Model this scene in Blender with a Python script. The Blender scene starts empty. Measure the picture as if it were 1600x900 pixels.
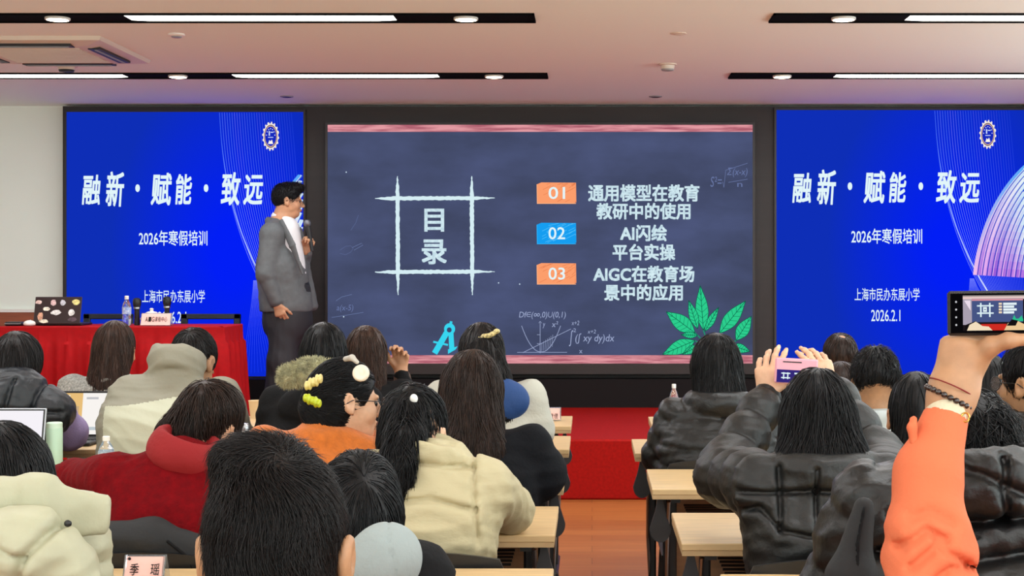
import bpy, math, random
import numpy as np
from mathutils import Vector, Matrix

random.seed(7)
RNG = np.random.default_rng(11)
C = bpy.context.scene.collection
SC = bpy.context.scene

# ------------------------------------------------------------------ camera
F, VX, VY, CAM_Z = 2300.0, 925.0, 428.0, 1.42       # focal length / vanishing point (1600x900), eye height
cam_d = bpy.data.cameras.new('camera')
cam_d.sensor_width = 36.0
cam_d.lens = F / 1600 * 36
cam_d.shift_x = -(VX - 800) / 1600
cam_d.shift_y = -(450 - VY) / 1600
cam_d.clip_end = 60
cam = bpy.data.objects.new('camera', cam_d)
C.objects.link(cam)
cam.location = (0, 0, CAM_Z)
cam.rotation_euler = (math.pi / 2, 0, 0)
SC.camera = cam

# ------------------------------------------------------------------ view, world
SC.view_settings.view_transform = 'Standard'
SC.view_settings.look = 'None'
SC.view_settings.gamma = 1
SC.view_settings.use_curve_mapping = False
SC.view_settings.exposure = 0.0
SC.cycles.use_denoising = True
SC.cycles.max_bounces = 8
SC.cycles.diffuse_bounces = 5
w = bpy.data.worlds.new('world')
SC.world = w
w.use_nodes = True
w.node_tree.nodes['Background'].inputs[0].default_value = (0.88, 1.0, 1.0, 1)
w.node_tree.nodes['Background'].inputs[1].default_value = 4.2

# ------------------------------------------------------------------ lamps: the linear lights of the ceiling
CEIL = 2.76
LAMP_W = 18.0
TRACK_Y = [9.92, 7.68, 5.44, 3.20, 0.96, -1.28]
def area(name, x, y, sx, sy, watts, col=(0.94, 0.98, 1.0)):
    l = bpy.data.lights.new(name, 'AREA')
    l.shape = 'RECTANGLE'; l.size = sx; l.size_y = sy; l.energy = watts; l.color = col
    o = bpy.data.objects.new(name, l); C.objects.link(o)
    o.location = (x, y, CEIL - 0.03)
    return o
for ty in TRACK_Y:
    for lx in (-3.3, -1.7, 1.0, 2.5):
        area('linear_lamp', lx, ty, 1.4, 0.12, LAMP_W)

# ------------------------------------------------------------------ helpers
def P(px, py, d):
    return np.array([(px - VX) * d / F, d, CAM_Z - (py - VY) * d / F])

def lin(c):
    c = c / 255.0
    return c / 12.92 if c <= 0.04045 else ((c + 0.055) / 1.055) ** 2.4
def rgb(c):
    return (lin(c[0]), lin(c[1]), lin(c[2]), 1)

def mat(name, col, rough=0.6, var=0.0, vscale=30.0, bump=0.0, bscale=60.0, stretch=(1, 1, 1), metal=0.0,
        spec=0.5, trans=0.0, sheen=0.0, sss=0.0, coat=0.0, bdist=0.01, wave=None, col2=None):
    m = bpy.data.materials.new(name); m.use_nodes = True
    nt = m.node_tree; b = nt.nodes['Principled BSDF']
    b.inputs['Base Color'].default_value = rgb(col)
    b.inputs['Roughness'].default_value = rough
    b.inputs['Metallic'].default_value = metal
    b.inputs['Specular IOR Level'].default_value = spec
    b.inputs['Transmission Weight'].default_value = trans
    b.inputs['Sheen Weight'].default_value = sheen
    b.inputs['Coat Weight'].default_value = coat
    if sss:
        b.inputs['Subsurface Weight'].default_value = sss
        b.inputs['Subsurface Radius'].default_value = (0.012, 0.005, 0.003)
        b.inputs['Subsurface Scale'].default_value = 1.0
    tc = nt.nodes.new('ShaderNodeTexCoord')
    mp = nt.nodes.new('ShaderNodeMapping'); mp.inputs['Scale'].default_value = stretch
    nt.links.new(tc.outputs['Object'], mp.inputs['Vector'])
    if var or col2:
        n = nt.nodes.new('ShaderNodeTexNoise'); n.inputs['Scale'].default_value = vscale; n.inputs['Detail'].default_value = 5
        nt.links.new(mp.outputs[0], n.inputs['Vector'])
        r = nt.nodes.new('ShaderNodeValToRGB')
        c2 = col2 or tuple(max(0, v * (1 - var)) for v in col)
        c1 = col if col2 else tuple(min(255, v * (1 + var * 0.6)) for v in col)
        r.color_ramp.elements[0].color = rgb(c2); r.color_ramp.elements[0].position = 0.3
        r.color_ramp.elements[1].color = rgb(c1); r.color_ramp.elements[1].position = 0.7
        nt.links.new(n.outputs['Fac'], r.inputs[0]); nt.links.new(r.outputs[0], b.inputs['Base Color'])
    if bump:
        n2 = nt.nodes.new('ShaderNodeTexNoise'); n2.inputs['Scale'].default_value = bscale; n2.inputs['Detail'].default_value = 4
        nt.links.new(mp.outputs[0], n2.inputs['Vector'])
        bp = nt.nodes.new('ShaderNodeBump'); bp.inputs['Strength'].default_value = bump; bp.inputs['Distance'].default_value = bdist
        nt.links.new(n2.outputs['Fac'], bp.inputs['Height']); nt.links.new(bp.outputs[0], b.inputs['Normal'])
    return m

def emat(name, col, strength=1.0, noise=0.0, nscale=6.0, col2=None, stretch=(1, 1, 1), lo=0.35, hi=0.65):
    m = bpy.data.materials.new(name); m.use_nodes = True
    nt = m.node_tree; nt.nodes.clear()
    e = nt.nodes.new('ShaderNodeEmission'); o = nt.nodes.new('ShaderNodeOutputMaterial')
    e.inputs[0].default_value = rgb(col); e.inputs[1].default_value = strength
    nt.links.new(e.outputs[0], o.inputs[0])
    if col2:
        tc = nt.nodes.new('ShaderNodeTexCoord'); mp = nt.nodes.new('ShaderNodeMapping'); mp.inputs['Scale'].default_value = stretch
        n = nt.nodes.new('ShaderNodeTexNoise'); n.inputs['Scale'].default_value = nscale; n.inputs['Detail'].default_value = 4
        r = nt.nodes.new('ShaderNodeValToRGB')
        r.color_ramp.elements[0].color = rgb(col2); r.color_ramp.elements[0].position = lo
        r.color_ramp.elements[1].color = rgb(col); r.color_ramp.elements[1].position = hi
        nt.links.new(tc.outputs['Object'], mp.inputs['Vector']); nt.links.new(mp.outputs[0], n.inputs['Vector'])
        nt.links.new(n.outputs['Fac'], r.inputs[0]); nt.links.new(r.outputs[0], e.inputs[0])
    return m

_vc = {}
def vcmat(strength=1.0):
    """emission read from the mesh's own colour attribute (pixels of a lit display)"""
    if strength in _vc: return _vc[strength]
    m = bpy.data.materials.new('display_pixels'); m.use_nodes = True
    nt = m.node_tree; nt.nodes.clear()
    e = nt.nodes.new('ShaderNodeEmission'); o = nt.nodes.new('ShaderNodeOutputMaterial')
    a = nt.nodes.new('ShaderNodeAttribute'); a.attribute_name = 'pix'
    nt.links.new(a.outputs['Color'], e.inputs[0]); e.inputs[1].default_value = strength
    nt.links.new(e.outputs[0], o.inputs[0])
    _vc[strength] = m
    return m

def tag(o, label=None, cat=None, group=None, kind=None):
    if label: o['label'] = label
    if cat: o['category'] = cat
    if group: o['group'] = group
    if kind: o['kind'] = kind
    return o

def empty(name, loc, label, cat, group=None, rotz=0.0):
    o = bpy.data.objects.new(name, None); C.objects.link(o)
    o.location = tuple(loc); o.rotation_euler = (0, 0, rotz); o.empty_display_size = 0.1
    return tag(o, label, cat, group)

def link_mesh(name, me, m, parent=None, smooth=False):
    if m is not None:
        for q in (m if isinstance(m, (list, tuple)) else [m]): me.materials.append(q)
    o = bpy.data.objects.new(name, me); C.objects.link(o)
    if parent is not None: o.parent = parent
    if smooth: me.polygons.foreach_set('use_smooth', [True] * len(me.polygons))
    return o

class MB:
    """collects simple solids, links them as ONE mesh object"""
    def __init__(s): s.v = []; s.f = []
    def add(s, vs, fs):
        n = len(s.v); s.v += [tuple(map(float, q)) for q in vs]; s.f += [tuple(n + i for i in q) for q in fs]; return s
    def box(s, c, size, rot=None, bev=0.0):
        x, y, z = [q / 2 for q in size]
        c = np.array(c, float)
        if bev > 0:
            b = min(bev, x * .9, y * .9, z * .9)
            pts = []
            for sx in (-1, 1):
                for sy in (-1, 1):
                    for sz in (-1, 1):
                        pts += [(sx * (x - b), sy * (y - b), sz * z), (sx * (x - b), sy * y, sz * (z - b)), (sx * x, sy * (y - b), sz * (z - b))]
            return s.hull(pts, c, rot)
        pts = [(sx * x, sy * y, sz * z) for sx in (-1, 1) for sy in (-1, 1) for sz in (-1, 1)]
        if rot is not None: pts = [tuple(rot @ np.array(p)) for p in pts]
        return s.add([tuple(c + p) for p in pts], [(0, 1, 3, 2), (4, 6, 7, 5), (0, 4, 5, 1), (2, 3, 7, 6), (0, 2, 6, 4), (1, 5, 7, 3)])
    def hull(s, pts, c=(0, 0, 0), rot=None):
        import bmesh
        bm = bmesh.new()
        for p in pts:
            q = np.array(p, float)
            if rot is not None: q = rot @ q
            bm.verts.new(tuple(np.array(c) + q))
        r = bmesh.ops.convex_hull(bm, input=bm.verts)
        bm.verts.ensure_lookup_table(); bm.verts.index_update()
        s.add([tuple(v.co) for v in bm.verts], [tuple(v.index for v in f.verts) for f in bm.faces])
        bm.free(); return s
    def lathe(s, prof, c=(0, 0, 0), seg=20, rot=None):
        n = len(prof); vs = []
        for r, z in prof:
            for i in range(seg):
                a = 2 * math.pi * i / seg
                q = np.array([r * math.cos(a), r * math.sin(a), z])
                if rot is not None: q = rot @ q
                vs.append(tuple(np.array(c) + q))
        fs = [(j * seg + i, j * seg + (i + 1) % seg, (j + 1) * seg + (i + 1) % seg, (j + 1) * seg + i) for j in range(n - 1) for i in range(seg)]
        fs += [tuple(range(seg))[::-1], tuple((n - 1) * seg + i for i in range(seg))]
        return s.add(vs, fs)
    def tube(s, pts, r, seg=8):
        pts = [np.array(p, float) for p in pts]; n = len(pts)
        rr = r if isinstance(r, (list, tuple)) else [r] * n
        vs = []; up = np.array([0.13, 0.21, 0.97])
        for i, p in enumerate(pts):
            t = pts[min(i + 1, n - 1)] - pts[max(i - 1, 0)]; t = t / (np.linalg.norm(t) + 1e-9)
            u = np.cross(up, t)
            if np.linalg.norm(u) < 0.2: u = np.cross(np.array([1.0, 0, 0]), t)
            u /= np.linalg.norm(u); v = np.cross(t, u)
            for k in range(seg):
                a = 2 * math.pi * k / seg
                vs.append(tuple(p + rr[i] * (math.cos(a) * u + math.sin(a) * v)))
        fs = [(j * seg + i, j * seg + (i + 1) % seg, (j + 1) * seg + (i + 1) % seg, (j + 1) * seg + i) for j in range(n - 1) for i in range(seg)]
        fs += [tuple(range(seg))[::-1], tuple((n - 1) * seg + i for i in range(seg))]
        return s.add(vs, fs)
    def prism(s, pts2, y0, y1):
        """outline in x,z extruded from y0 to y1"""
        n = len(pts2)
        vs = [(x, y0, z) for x, z in pts2] + [(x, y1, z) for x, z in pts2]
        fs = [tuple(range(n)), tuple(range(n, 2 * n))[::-1]] + [(i, i + n, (i + 1) % n + n, (i + 1) % n) for i in range(n)]
        return s.add(vs, fs)
    def build(s, name, m, parent=None, smooth=False, off=None):
        me = bpy.data.meshes.new(name)
        v = s.v if off is None else [tuple(np.array(q) - np.array(off)) for q in s.v]
        me.from_pydata(v, [], s.f); me.validate(); me.update()
        import bmesh
        bm = bmesh.new(); bm.from_mesh(me); bmesh.ops.recalc_face_normals(bm, faces=bm.faces); bm.to_mesh(me); bm.free()
        o = link_mesh(name, me, m, parent)
        if smooth:
            me.polygons.foreach_set('use_smooth', [True] * len(me.polygons))
            try:
                me.set_sharp_from_angle(angle=math.radians(40))
            except Exception: pass
        return o

def rotm(yaw=0, pitch=0, roll=0):
    return np.array(Matrix.Rotation(yaw, 3, 'Z') @ Matrix.Rotation(pitch, 3, 'X') @ Matrix.Rotation(roll, 3, 'Y'))
D2R = math.pi / 180

# flat pictures on a lit display: strokes and fills on the plane y = d (+ tiny layers)
class Canvas:
    def __init__(s, d, jit=0.0): s.d = d; s.v = []; s.f = []; s.c = []; s.jit = jit
    def poly(s, pts, col, layer=0):
        n = len(s.v)
        for px, py in pts:
            q = P(px, py, s.d); s.v.append((q[0], s.d - 0.0006 * layer, q[2]))
        s.f.append(tuple(range(n, n + len(pts)))); s.c.append(rgb(col)); return s
    def rect(s, x0, y0, x1, y1, col, layer=0): return s.poly([(x0, y0), (x1, y0), (x1, y1), (x0, y1)], col, layer)
    def ell(s, cx, cy, rx, ry, col, layer=0, n=28, gear=0.0, teeth=16):
        pts = []
        for i in range(n * (4 if gear else 1)):
            a = 2 * math.pi * i / (n * (4 if gear else 1))
            g = 1 + (gear if math.sin(a * teeth) > 0 else 0)
            pts.append((cx + rx * g * math.cos(a), cy + ry * g * math.sin(a)))
        return s.poly(pts, col, layer)
    def stroke(s, pts, wd, col, layer=0, col2=None, rough=0.0):
        pts = [np.array(p, float) for p in pts]; n = len(pts)
        ws = wd if isinstance(wd, (list, tuple)) else [wd] * n
        L = []; R = []
        for i, p in enumerate(pts):
            t = pts[min(i + 1, n - 1)] - pts[max(i - 1, 0)]; t = t / (np.linalg.norm(t) + 1e-9)
            nn = np.array([-t[1], t[0]])
            j = rough * (random.random() - .5); k = rough * (random.random() - .5)
            L.append(p + nn * (ws[i] / 2 + j)); R.append(p - nn * (ws[i] / 2 + k))
        for i in range(n - 1):
            c = col
            if col2: q = i / max(1, n - 2); c = tuple(col[a] * (1 - q) + col2[a] * q for a in range(3))
            s.poly([L[i], L[i + 1], R[i + 1], R[i]], c, layer)
        return s
    def line(s, a, b, wd, col, layer=0, seg=1, rough=0.0, taper=False):
        pts = [(a[0] + (b[0] - a[0]) * i / seg, a[1] + (b[1] - a[1]) * i / seg) for i in range(seg + 1)]
        ws = [wd] * (seg + 1)
        if taper:
            for i in range(seg + 1): ws[i] = wd * min(1, 0.15 + 6 * i / seg, 0.15 + 4.5 * (seg - i) / seg)
        return s.stroke(pts, ws, col, layer, rough=rough)
    def build(s, name, parent=None, off=(0, 0, 0), strength=1.0):
        me = bpy.data.meshes.new(name)
        me.from_pydata([tuple(np.array(q) - np.array(off)) for q in s.v], [], s.f)
        a = me.attributes.new('pix', 'FLOAT_COLOR', 'FACE')
        a.data.foreach_set('color', np.array(s.c, 'f').ravel())
        return link_mesh(name, me, vcmat(strength), parent)

_txt = {}
def text(name, s, box, d, m, parent=None, off=(0, 0, 0), bold=0.0, shear=0.0, frame=None):
    """writing s fitted to the pixel box (x0,y0,x1,y1) on the plane y=d; frame=(origin, ux, uz) puts it on any plane in metres"""
    key = (s, bold, shear)
    if key not in _txt:
        cu = bpy.data.curves.new('t', 'FONT'); cu.body = s; cu.shear = shear; cu.size = 1; cu.fill_mode = 'FRONT'
        cu.resolution_u = 3
        o = bpy.data.objects.new('t', cu); C.objects.link(o)
        dg = bpy.context.evaluated_depsgraph_get(); dg.update()
        me = bpy.data.meshes.new_from_object(o.evaluated_get(dg))
        n = len(me.vertices); a = np.zeros(n * 3, 'f'); me.vertices.foreach_get('co', a); a = a.reshape(-1, 3)
        fs = [tuple(p.vertices) for p in me.polygons]
        if bold:                                   # heavier strokes: the glyph laid over itself, shifted
            sh = [(dx * bold, dy * bold) for dx, dy in ((0, 0), (-1, -1), (1, -1), (-1, 1), (1, 1), (0, 1), (0, -1), (1, 0), (-1, 0))]
            fs = [tuple(i + k * n for i in f) for k in range(len(sh)) for f in fs]
            a = np.concatenate([a + np.array([x, y, 0], 'f') for x, y in sh])
        _txt[key] = (a, fs)
        bpy.data.objects.remove(o); bpy.data.curves.remove(cu); bpy.data.meshes.remove(me)
    a, fs = _txt[key]
    lo = a.min(0); hi = a.max(0); u = (a - lo) / np.maximum(hi - lo, 1e-6)
    me = bpy.data.meshes.new(name)
    if frame is None:
        q0 = P(box[0], box[3], d); q1 = P(box[2], box[1], d)
        v = np.stack([q0[0] + u[:, 0] * (q1[0] - q0[0]), np.full(len(u), d), q0[2] + u[:, 1] * (q1[2] - q0[2])], 1)
    else:
        O, ux, uz = [np.array(q, float) for q in frame]
        v = O + u[:, :1] * ux + u[:, 1:2] * uz
    v = v - np.array(off)
    me.from_pydata([tuple(map(float, q)) for q in v], [], fs)
    return link_mesh(name, me, m, parent)

# ------------------------------------------------------------------ organic shapes: distance fields meshed with surface nets
def nrm(v): v = np.asarray(v, float); return v / (np.linalg.norm(v) + 1e-12)
def wob(p, freq, seed=0, n=5):
    r = np.random.default_rng(seed); o = 0
    for i in range(n):
        k = r.normal(size=3); k /= np.linalg.norm(k)
        o = o + np.sin(p @ (k * freq * (0.7 + 0.6 * r.random())) + r.random() * 6.28)
    return o / n
def folds(p, freq, seed=0, n=3, k0=None):
    r = np.random.default_rng(seed); o = 0
    for i in range(n):
        k = r.normal(size=3)
        if k0 is not None: k = np.array(k0) + 0.45 * k
        k /= np.linalg.norm(k)
        ph = 1.3 * wob(p, freq * .35, seed + 31 + i, 3)
        o = o + np.abs(np.sin(p @ (k * freq * (0.7 + 0.6 * r.random())) + ph * 2 + r.random() * 6.28))
    return o / n - 0.63

class S:
    def __init__(s, k=0.02): s.pr = []; s.k = k; s.sub = []; s.disp = None
    def _ad(s, f, lo, hi, k, sub): (s.sub if sub else s.pr).append((f, np.asarray(lo, float), np.asarray(hi, float), s.k if k is None else k)); return s
    def cone(s, a, b, ra, rb, k=None, puff=None, sub=False, ph=0.0):
        a = np.asarray(a, float); b = np.asarray(b, float); ab = b - a; L2 = ab @ ab + 1e-12; L = math.sqrt(L2)
        def f(p):
            t = ((p - a) @ ab) / L2; tc = np.clip(t, 0, 1)
            q = p - a - tc[:, None] * ab
            d = np.sqrt((q * q).sum(1)) - (ra + (rb - ra) * tc)
            if puff: d = d - puff[1] * (np.abs(np.sin(np.pi * (t * L + ph) / puff[0])) ** 0.6 - 0.5)
            return d
        r = max(ra, rb)
        return s._ad(f, np.minimum(a, b) - r, np.maximum(a, b) + r, k, sub)
    def chain(s, pts, rs, k=None):
        for i in range(len(pts) - 1): s.cone(pts[i], pts[i + 1], rs[i], rs[i + 1], k)
        return s
    def ell(s, c, r, R=None, k=None, sub=False):
        c = np.asarray(c, float); r = np.asarray(r, float)
        def f(p):
            q = p - c
            if R is not None: q = q @ R
            k0 = np.sqrt(((q / r) ** 2).sum(1)); k1 = np.sqrt(((q / (r * r)) ** 2).sum(1))
            return np.where(k1 > 1e-9, k0 * (k0 - 1) / np.maximum(k1, 1e-9), -r.min())
        m = r.max() if R is not None else r
        return s._ad(f, c - m, c + m, k, sub)
    def econe(s, a, b, r0, r1, u=(1, 0, 0), k=None, puff=None, ph=0.0, e=2.0, sub=False):
        """elliptical tapered tube; r=(half width along u, half thickness)"""
        a = np.asarray(a, float); b = np.asarray(b, float); ab = b - a; L = np.linalg.norm(ab); t_ = ab / L
        u = np.asarray(u, float); u = u - (u @ t_) * t_; u = nrm(u); v = np.cross(t_, u)
        def f(p):
            q = p - a; t = q @ t_; tc = np.clip(t / L, 0, 1)
            ru = r0[0] + (r1[0] - r0[0]) * tc; rv = r0[1] + (r1[1] - r0[1]) * tc
            w_ = t - np.clip(t, 0, L); m = np.minimum(ru, rv)
            x = q @ u / ru; y = q @ v / rv; z = w_ / m
            if e == 2.0: kk = np.sqrt(x * x + y * y + z * z)
            else: kk = (np.abs(x) ** e + np.abs(y) ** e + np.abs(z) ** e) ** (1 / e)
            g = np.sqrt((x / ru) ** 2 + (y / rv) ** 2 + (z / m) ** 2)
            d = np.where(kk > .3, kk * (kk - 1) / np.maximum(g, 1e-6) if e == 2.0 else (kk - 1) * m, (kk - 1) * m)
            if puff: d = d - puff[1] * (np.abs(np.sin(np.pi * (t + ph) / puff[0])) ** 0.6 - 0.5)
            return d
        m = max(r0[0], r0[1], r1[0], r1[1])
        return s._ad(f, np.minimum(a, b) - m, np.maximum(a, b) + m, k, sub)
    def ring(s, c, rx, ry, r, R=None, k=None, rz=None):
        c = np.asarray(c, float); rz = rz or r
        def f(p):
            q = p - c
            if R is not None: q = q @ R
            kk = np.sqrt((q[:, 0] / rx) ** 2 + (q[:, 1] / ry) ** 2); g = np.sqrt((q[:, 0] / rx ** 2) ** 2 + (q[:, 1] / ry ** 2) ** 2)
            dd = kk * (kk - 1) / np.maximum(g, 1e-6)
            return (np.sqrt((dd / r) ** 2 + (q[:, 2] / rz) ** 2) - 1) * min(r, rz)
        m = max(rx, ry) + max(r, rz)
        return s._ad(f, c - m, c + m, k, False)
    def half(s, pt, n, k=0.01):
        """cut away the side the normal points to"""
        pt = np.asarray(pt, float); n = nrm(n)
        s.sub.append((lambda p: -((p - pt) @ n), pt, pt, k)); return s
    def __call__(s, p):
        d = None
        for f, lo, hi, k in s.pr:
            x = f(p)
            if d is None: d = x; continue
            if k > 0:
                h = np.maximum(k - np.abs(d - x), 0) / k
                d = np.minimum(d, x) - h * h * k * 0.25
            else: d = np.minimum(d, x)
        for f, lo, hi, k in s.sub:
            x = -f(p)
            h = np.maximum(k - np.abs(d - x), 0) / max(k, 1e-6)
            d = np.maximum(d, x) + h * h * k * 0.25
        if s.disp is not None: d = d - s.disp(p)
        return d
    def bounds(s):
        return np.min([q[1] for q in s.pr], 0), np.max([q[2] for q in s.pr], 0)
    def grad(s, p, e=0.002):
        d = s(p); g = np.stack([s(p + np.eye(3)[i] * e) - d for i in range(3)], 1) / e
        return d, g / np.maximum(np.linalg.norm(g, axis=1, keepdims=True), 1e-6)

def surfnet(s, h, pad=0.03):
    lo, hi = s.bounds(); lo = lo - pad; hi = hi + pad
    K = 3; H = h * K
    nc = np.ceil((hi - lo) / H).astype(int) + 1
    ax = [lo[i] + H * np.arange(nc[i]) for i in range(3)]
    G = np.stack(np.meshgrid(*ax, indexing='ij'), -1).reshape(-1, 3)
    Vc = np.concatenate([s(G[i:i + 200000]) for i in range(0, len(G), 200000)]).reshape(nc)
    # fine grid: repeat the coarse value, evaluate exactly near the surface
    near = np.abs(Vc) < H * 2.1
    nf = nc * K
    V = np.repeat(np.repeat(np.repeat(Vc, K, 0), K, 1), K, 2).astype(np.float32)
    M = np.repeat(np.repeat(np.repeat(near, K, 0), K, 1), K, 2)
    idx = np.argwhere(M); fo = lo - h * (K // 2)
    pts = fo + idx * h
    vals = np.concatenate([s(pts[i:i + 200000]) for i in range(0, len(pts), 200000)]) if len(pts) else np.zeros(0)
    V[M] = vals
    I = V < 0
    c = np.zeros(nf - 1, np.int8)
    for dx in (0, 1):
        for dy in (0, 1):
            for dz in (0, 1):
                c += I[dx:nf[0] - 1 + dx, dy:nf[1] - 1 + dy, dz:nf[2] - 1 + dz]
    act = (c > 0) & (c < 8)
    ai = np.argwhere(act); vid = np.full(act.shape, -1, np.int64); vid[act] = np.arange(len(ai))
    acc = np.zeros((len(ai), 3)); cnt = np.zeros(len(ai))
    cor = [(x, y, z) for x in (0, 1) for y in (0, 1) for z in (0, 1)]
    for a in range(8):
        for b in range(a + 1, 8):
            A = np.array(cor[a]); B = np.array(cor[b])
            if np.abs(A - B).sum() != 1: continue
            va = V[tuple((ai + A).T)]; vb = V[tuple((ai + B).T)]
            m = (va < 0) != (vb < 0); t = np.where(m, va / np.where(m, va - vb, 1), 0)
            acc += np.where(m[:, None], A + t[:, None] * (B - A), 0); cnt += m
    v = fo + (ai + acc / cnt[:, None]) * h
    faces = []
    for axx in range(3):
        o1, o2 = [i for i in range(3) if i != axx]
        sl0 = [slice(None)] * 3; sl1 = [slice(None)] * 3
        sl0[axx] = slice(0, -1); sl1[axx] = slice(1, None)
        ch = I[tuple(sl0)] != I[tuple(sl1)]
        e = np.argwhere(ch)
        ok = (e[:, o1] > 0) & (e[:, o2] > 0) & (e[:, o1] < nf[o1] - 1) & (e[:, o2] < nf[o2] - 1)
        e = e[ok]
        sgn = I[tuple(e.T)]
        def cell(d1, d2):
            q = e.copy(); q[:, o1] -= d1; q[:, o2] -= d2
            return vid[tuple(q.T)]
        q = np.stack([cell(1, 1), cell(0, 1), cell(0, 0), cell(1, 0)], 1)
        flip = sgn if axx != 1 else ~sgn
        q = np.where(flip[:, None], q, q[:, ::-1])
        faces.append(q)
    fq = np.concatenate(faces); fq = fq[(fq >= 0).all(1)]
    d, g = s.grad(v); v = v - np.clip(d, -h, h)[:, None] * g
    return v, fq

def np_mesh(name, v, f, m, parent=None, off=(0, 0, 0), smooth=True, midx=None):
    me = bpy.data.meshes.new(name); n = len(v); k = f.shape[1]
    me.vertices.add(n); me.vertices.foreach_set('co', (v - np.asarray(off)).astype('f').ravel())
    me.loops.add(f.size); me.loops.foreach_set('vertex_index', f.astype('i').ravel())
    me.polygons.add(len(f)); me.polygons.foreach_set('loop_start', np.arange(0, f.size, k, dtype='i'))
    me.polygons.foreach_set('loop_total', np.full(len(f), k, 'i'))
    me.polygons.foreach_set('use_smooth', np.full(len(f), smooth))
    o = link_mesh(name, me, m, parent)
    if midx is not None: me.polygons.foreach_set('material_index', midx.astype('i'))
    me.update(calc_edges=True); me.validate()
    return o

def sdf_obj(name, s, m, parent, off, h=0.01, midx=None):
    v, f = surfnet(s, h)
    mi = midx(v[f].mean(1)) if midx is not None else None
    return np_mesh(name, v, f, m, parent, off, True, mi)

def strands(s, v0, n, length, flow, rad=0.0012, steps=9, lift=0.004, seed=0, keep=None, tipout=0.0, jitter=0.15, base=0.0):
    """hair tubes that trace the field s along the flow; returns verts, quads"""
    r = np.random.default_rng(seed)
    if keep is not None: v0 = v0[keep(v0)]
    p = v0[r.integers(0, len(v0), n)] + r.normal(size=(n, 3)) * 0.002
    L = length * (0.6 + 0.55 * r.random(n)); of = base + lift * r.random(n) ** 1.5; jt = r.normal(size=(n, 3)) * jitter
    tip = tipout * r.random(n)
    pts = []; nn = []
    for i in range(steps + 1):
        d, g = s.grad(p)
        tgt = of * min(1, i / 2) + tip * (i / steps) ** 2
        p = p - np.clip(d - tgt, -.03, .03)[:, None] * g
        pts.append(p); nn.append(g)
        fl = flow(p, g) + jt
        fl = fl - 0.97 * (fl * g).sum(1, keepdims=True) * g if flow.__name__ != 'outflow' else fl
        fl /= np.maximum(np.linalg.norm(fl, axis=1, keepdims=True), 1e-6)
        p = p + fl * (L / steps)[:, None]
    A = np.stack(pts, 1); N = np.stack(nn, 1)
    T = np.gradient(A, axis=1); T /= np.maximum(np.linalg.norm(T, axis=2, keepdims=True), 1e-9)
    B = np.cross(T, N); B /= np.maximum(np.linalg.norm(B, axis=2, keepdims=True), 1e-9)
    N2 = np.cross(B, T)
    m = steps + 1
    taper = (1 - 0.85 * (np.arange(m) / steps) ** 2)[None, :, None] * rad * (0.7 + 0.6 * r.random((n, 1, 1)))
    ring = np.stack([A + B * taper, A + N2 * taper * 1.2, A - B * taper], 2).reshape(n, m * 3, 3)
    q = []
    for i in range(steps):
        for a in range(3):
            b = (a + 1) % 3
            q.append((i * 3 + a, i * 3 + b, i * 3 + 3 + b, i * 3 + 3 + a))
    q = np.array(q); fq = (q[None] + (np.arange(n) * m * 3)[:, None, None]).reshape(-1, 4)
    return ring.reshape(-1, 3), fq

def hair_obj(s, m, parent, off, h=0.007, n=900, length=0.12, flow=None, rad=0.0014, name='hair', cuts=None, **kw):
    v, f = surfnet(s, h)
    V, Q = strands(s, v, n, length, flow, rad, **kw)
    return np_mesh(name, np.concatenate([v, V]), np.concatenate([f, Q + len(v)]), m, parent, off)

def fall(crown, g=1.0, out=1.0, pull=None):
    crown = np.asarray(crown, float)
    def fl(p, n):
        v = p - crown; r = np.linalg.norm(v, axis=1, keepdims=True)
        o = out * v / np.maximum(r, 1e-6) * np.exp(-r / .09) + np.array([0, 0, -g])
        return o
    return fl
def to_point(tie, after=None):
    tie = np.asarray(tie, float)
    def fl(p, n):
        v = tie - p; r = np.linalg.norm(v, axis=1, keepdims=True)
        return v / np.maximum(r, 1e-6)
    return fl
def outflow(p, n): return n + np.array([0, 0, -.25])

# ------------------------------------------------------------------ the room
M = {}
M['ceiling'] = mat('ceiling_paint', (240, 248, 243), 0.85, bump=0.03, bscale=8)
M['wall'] = mat('wall_paint', (232, 238, 229), 0.8, bump=0.05, bscale=120)
M['cladding'] = mat('black_cladding', (38, 31, 29), 0.6, var=0.10, vscale=12, stretch=(.2, 1, 2))
M['cladding2'] = mat('black_plinth', (16, 11, 12), 0.7, spec=.2)
M['wainscot'] = mat('brown_wood', (150, 78, 48), 0.45, var=0.12, vscale=8, stretch=(.5, 1, 8))
M['carpet'] = mat('red_carpet', (160, 14, 8), 0.6, var=0.10, vscale=60, bump=0.15, bscale=300, spec=.14)
M['black'] = mat('black_metal', (20, 20, 22), 0.45)
M['blackplastic'] = mat('black_plastic', (26, 26, 28), 0.5)
M['grey'] = mat('grey_plastic', (150, 150, 150), 0.5)
M['white'] = mat('white_plastic', (232, 230, 224), 0.45)
M['cream'] = mat('cream_plastic', (215, 205, 190), 0.5)
M['channel'] = mat('matt_black', (14, 14, 15), 0.95, spec=.05)
M['steel'] = mat('steel', (170, 170, 172), 0.3, metal=1)
M['lamp'] = emat('lamp_white', (255, 250, 240), 6.0)
M['spot'] = emat('spot_white', (255, 236, 205), 9.0)

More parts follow.
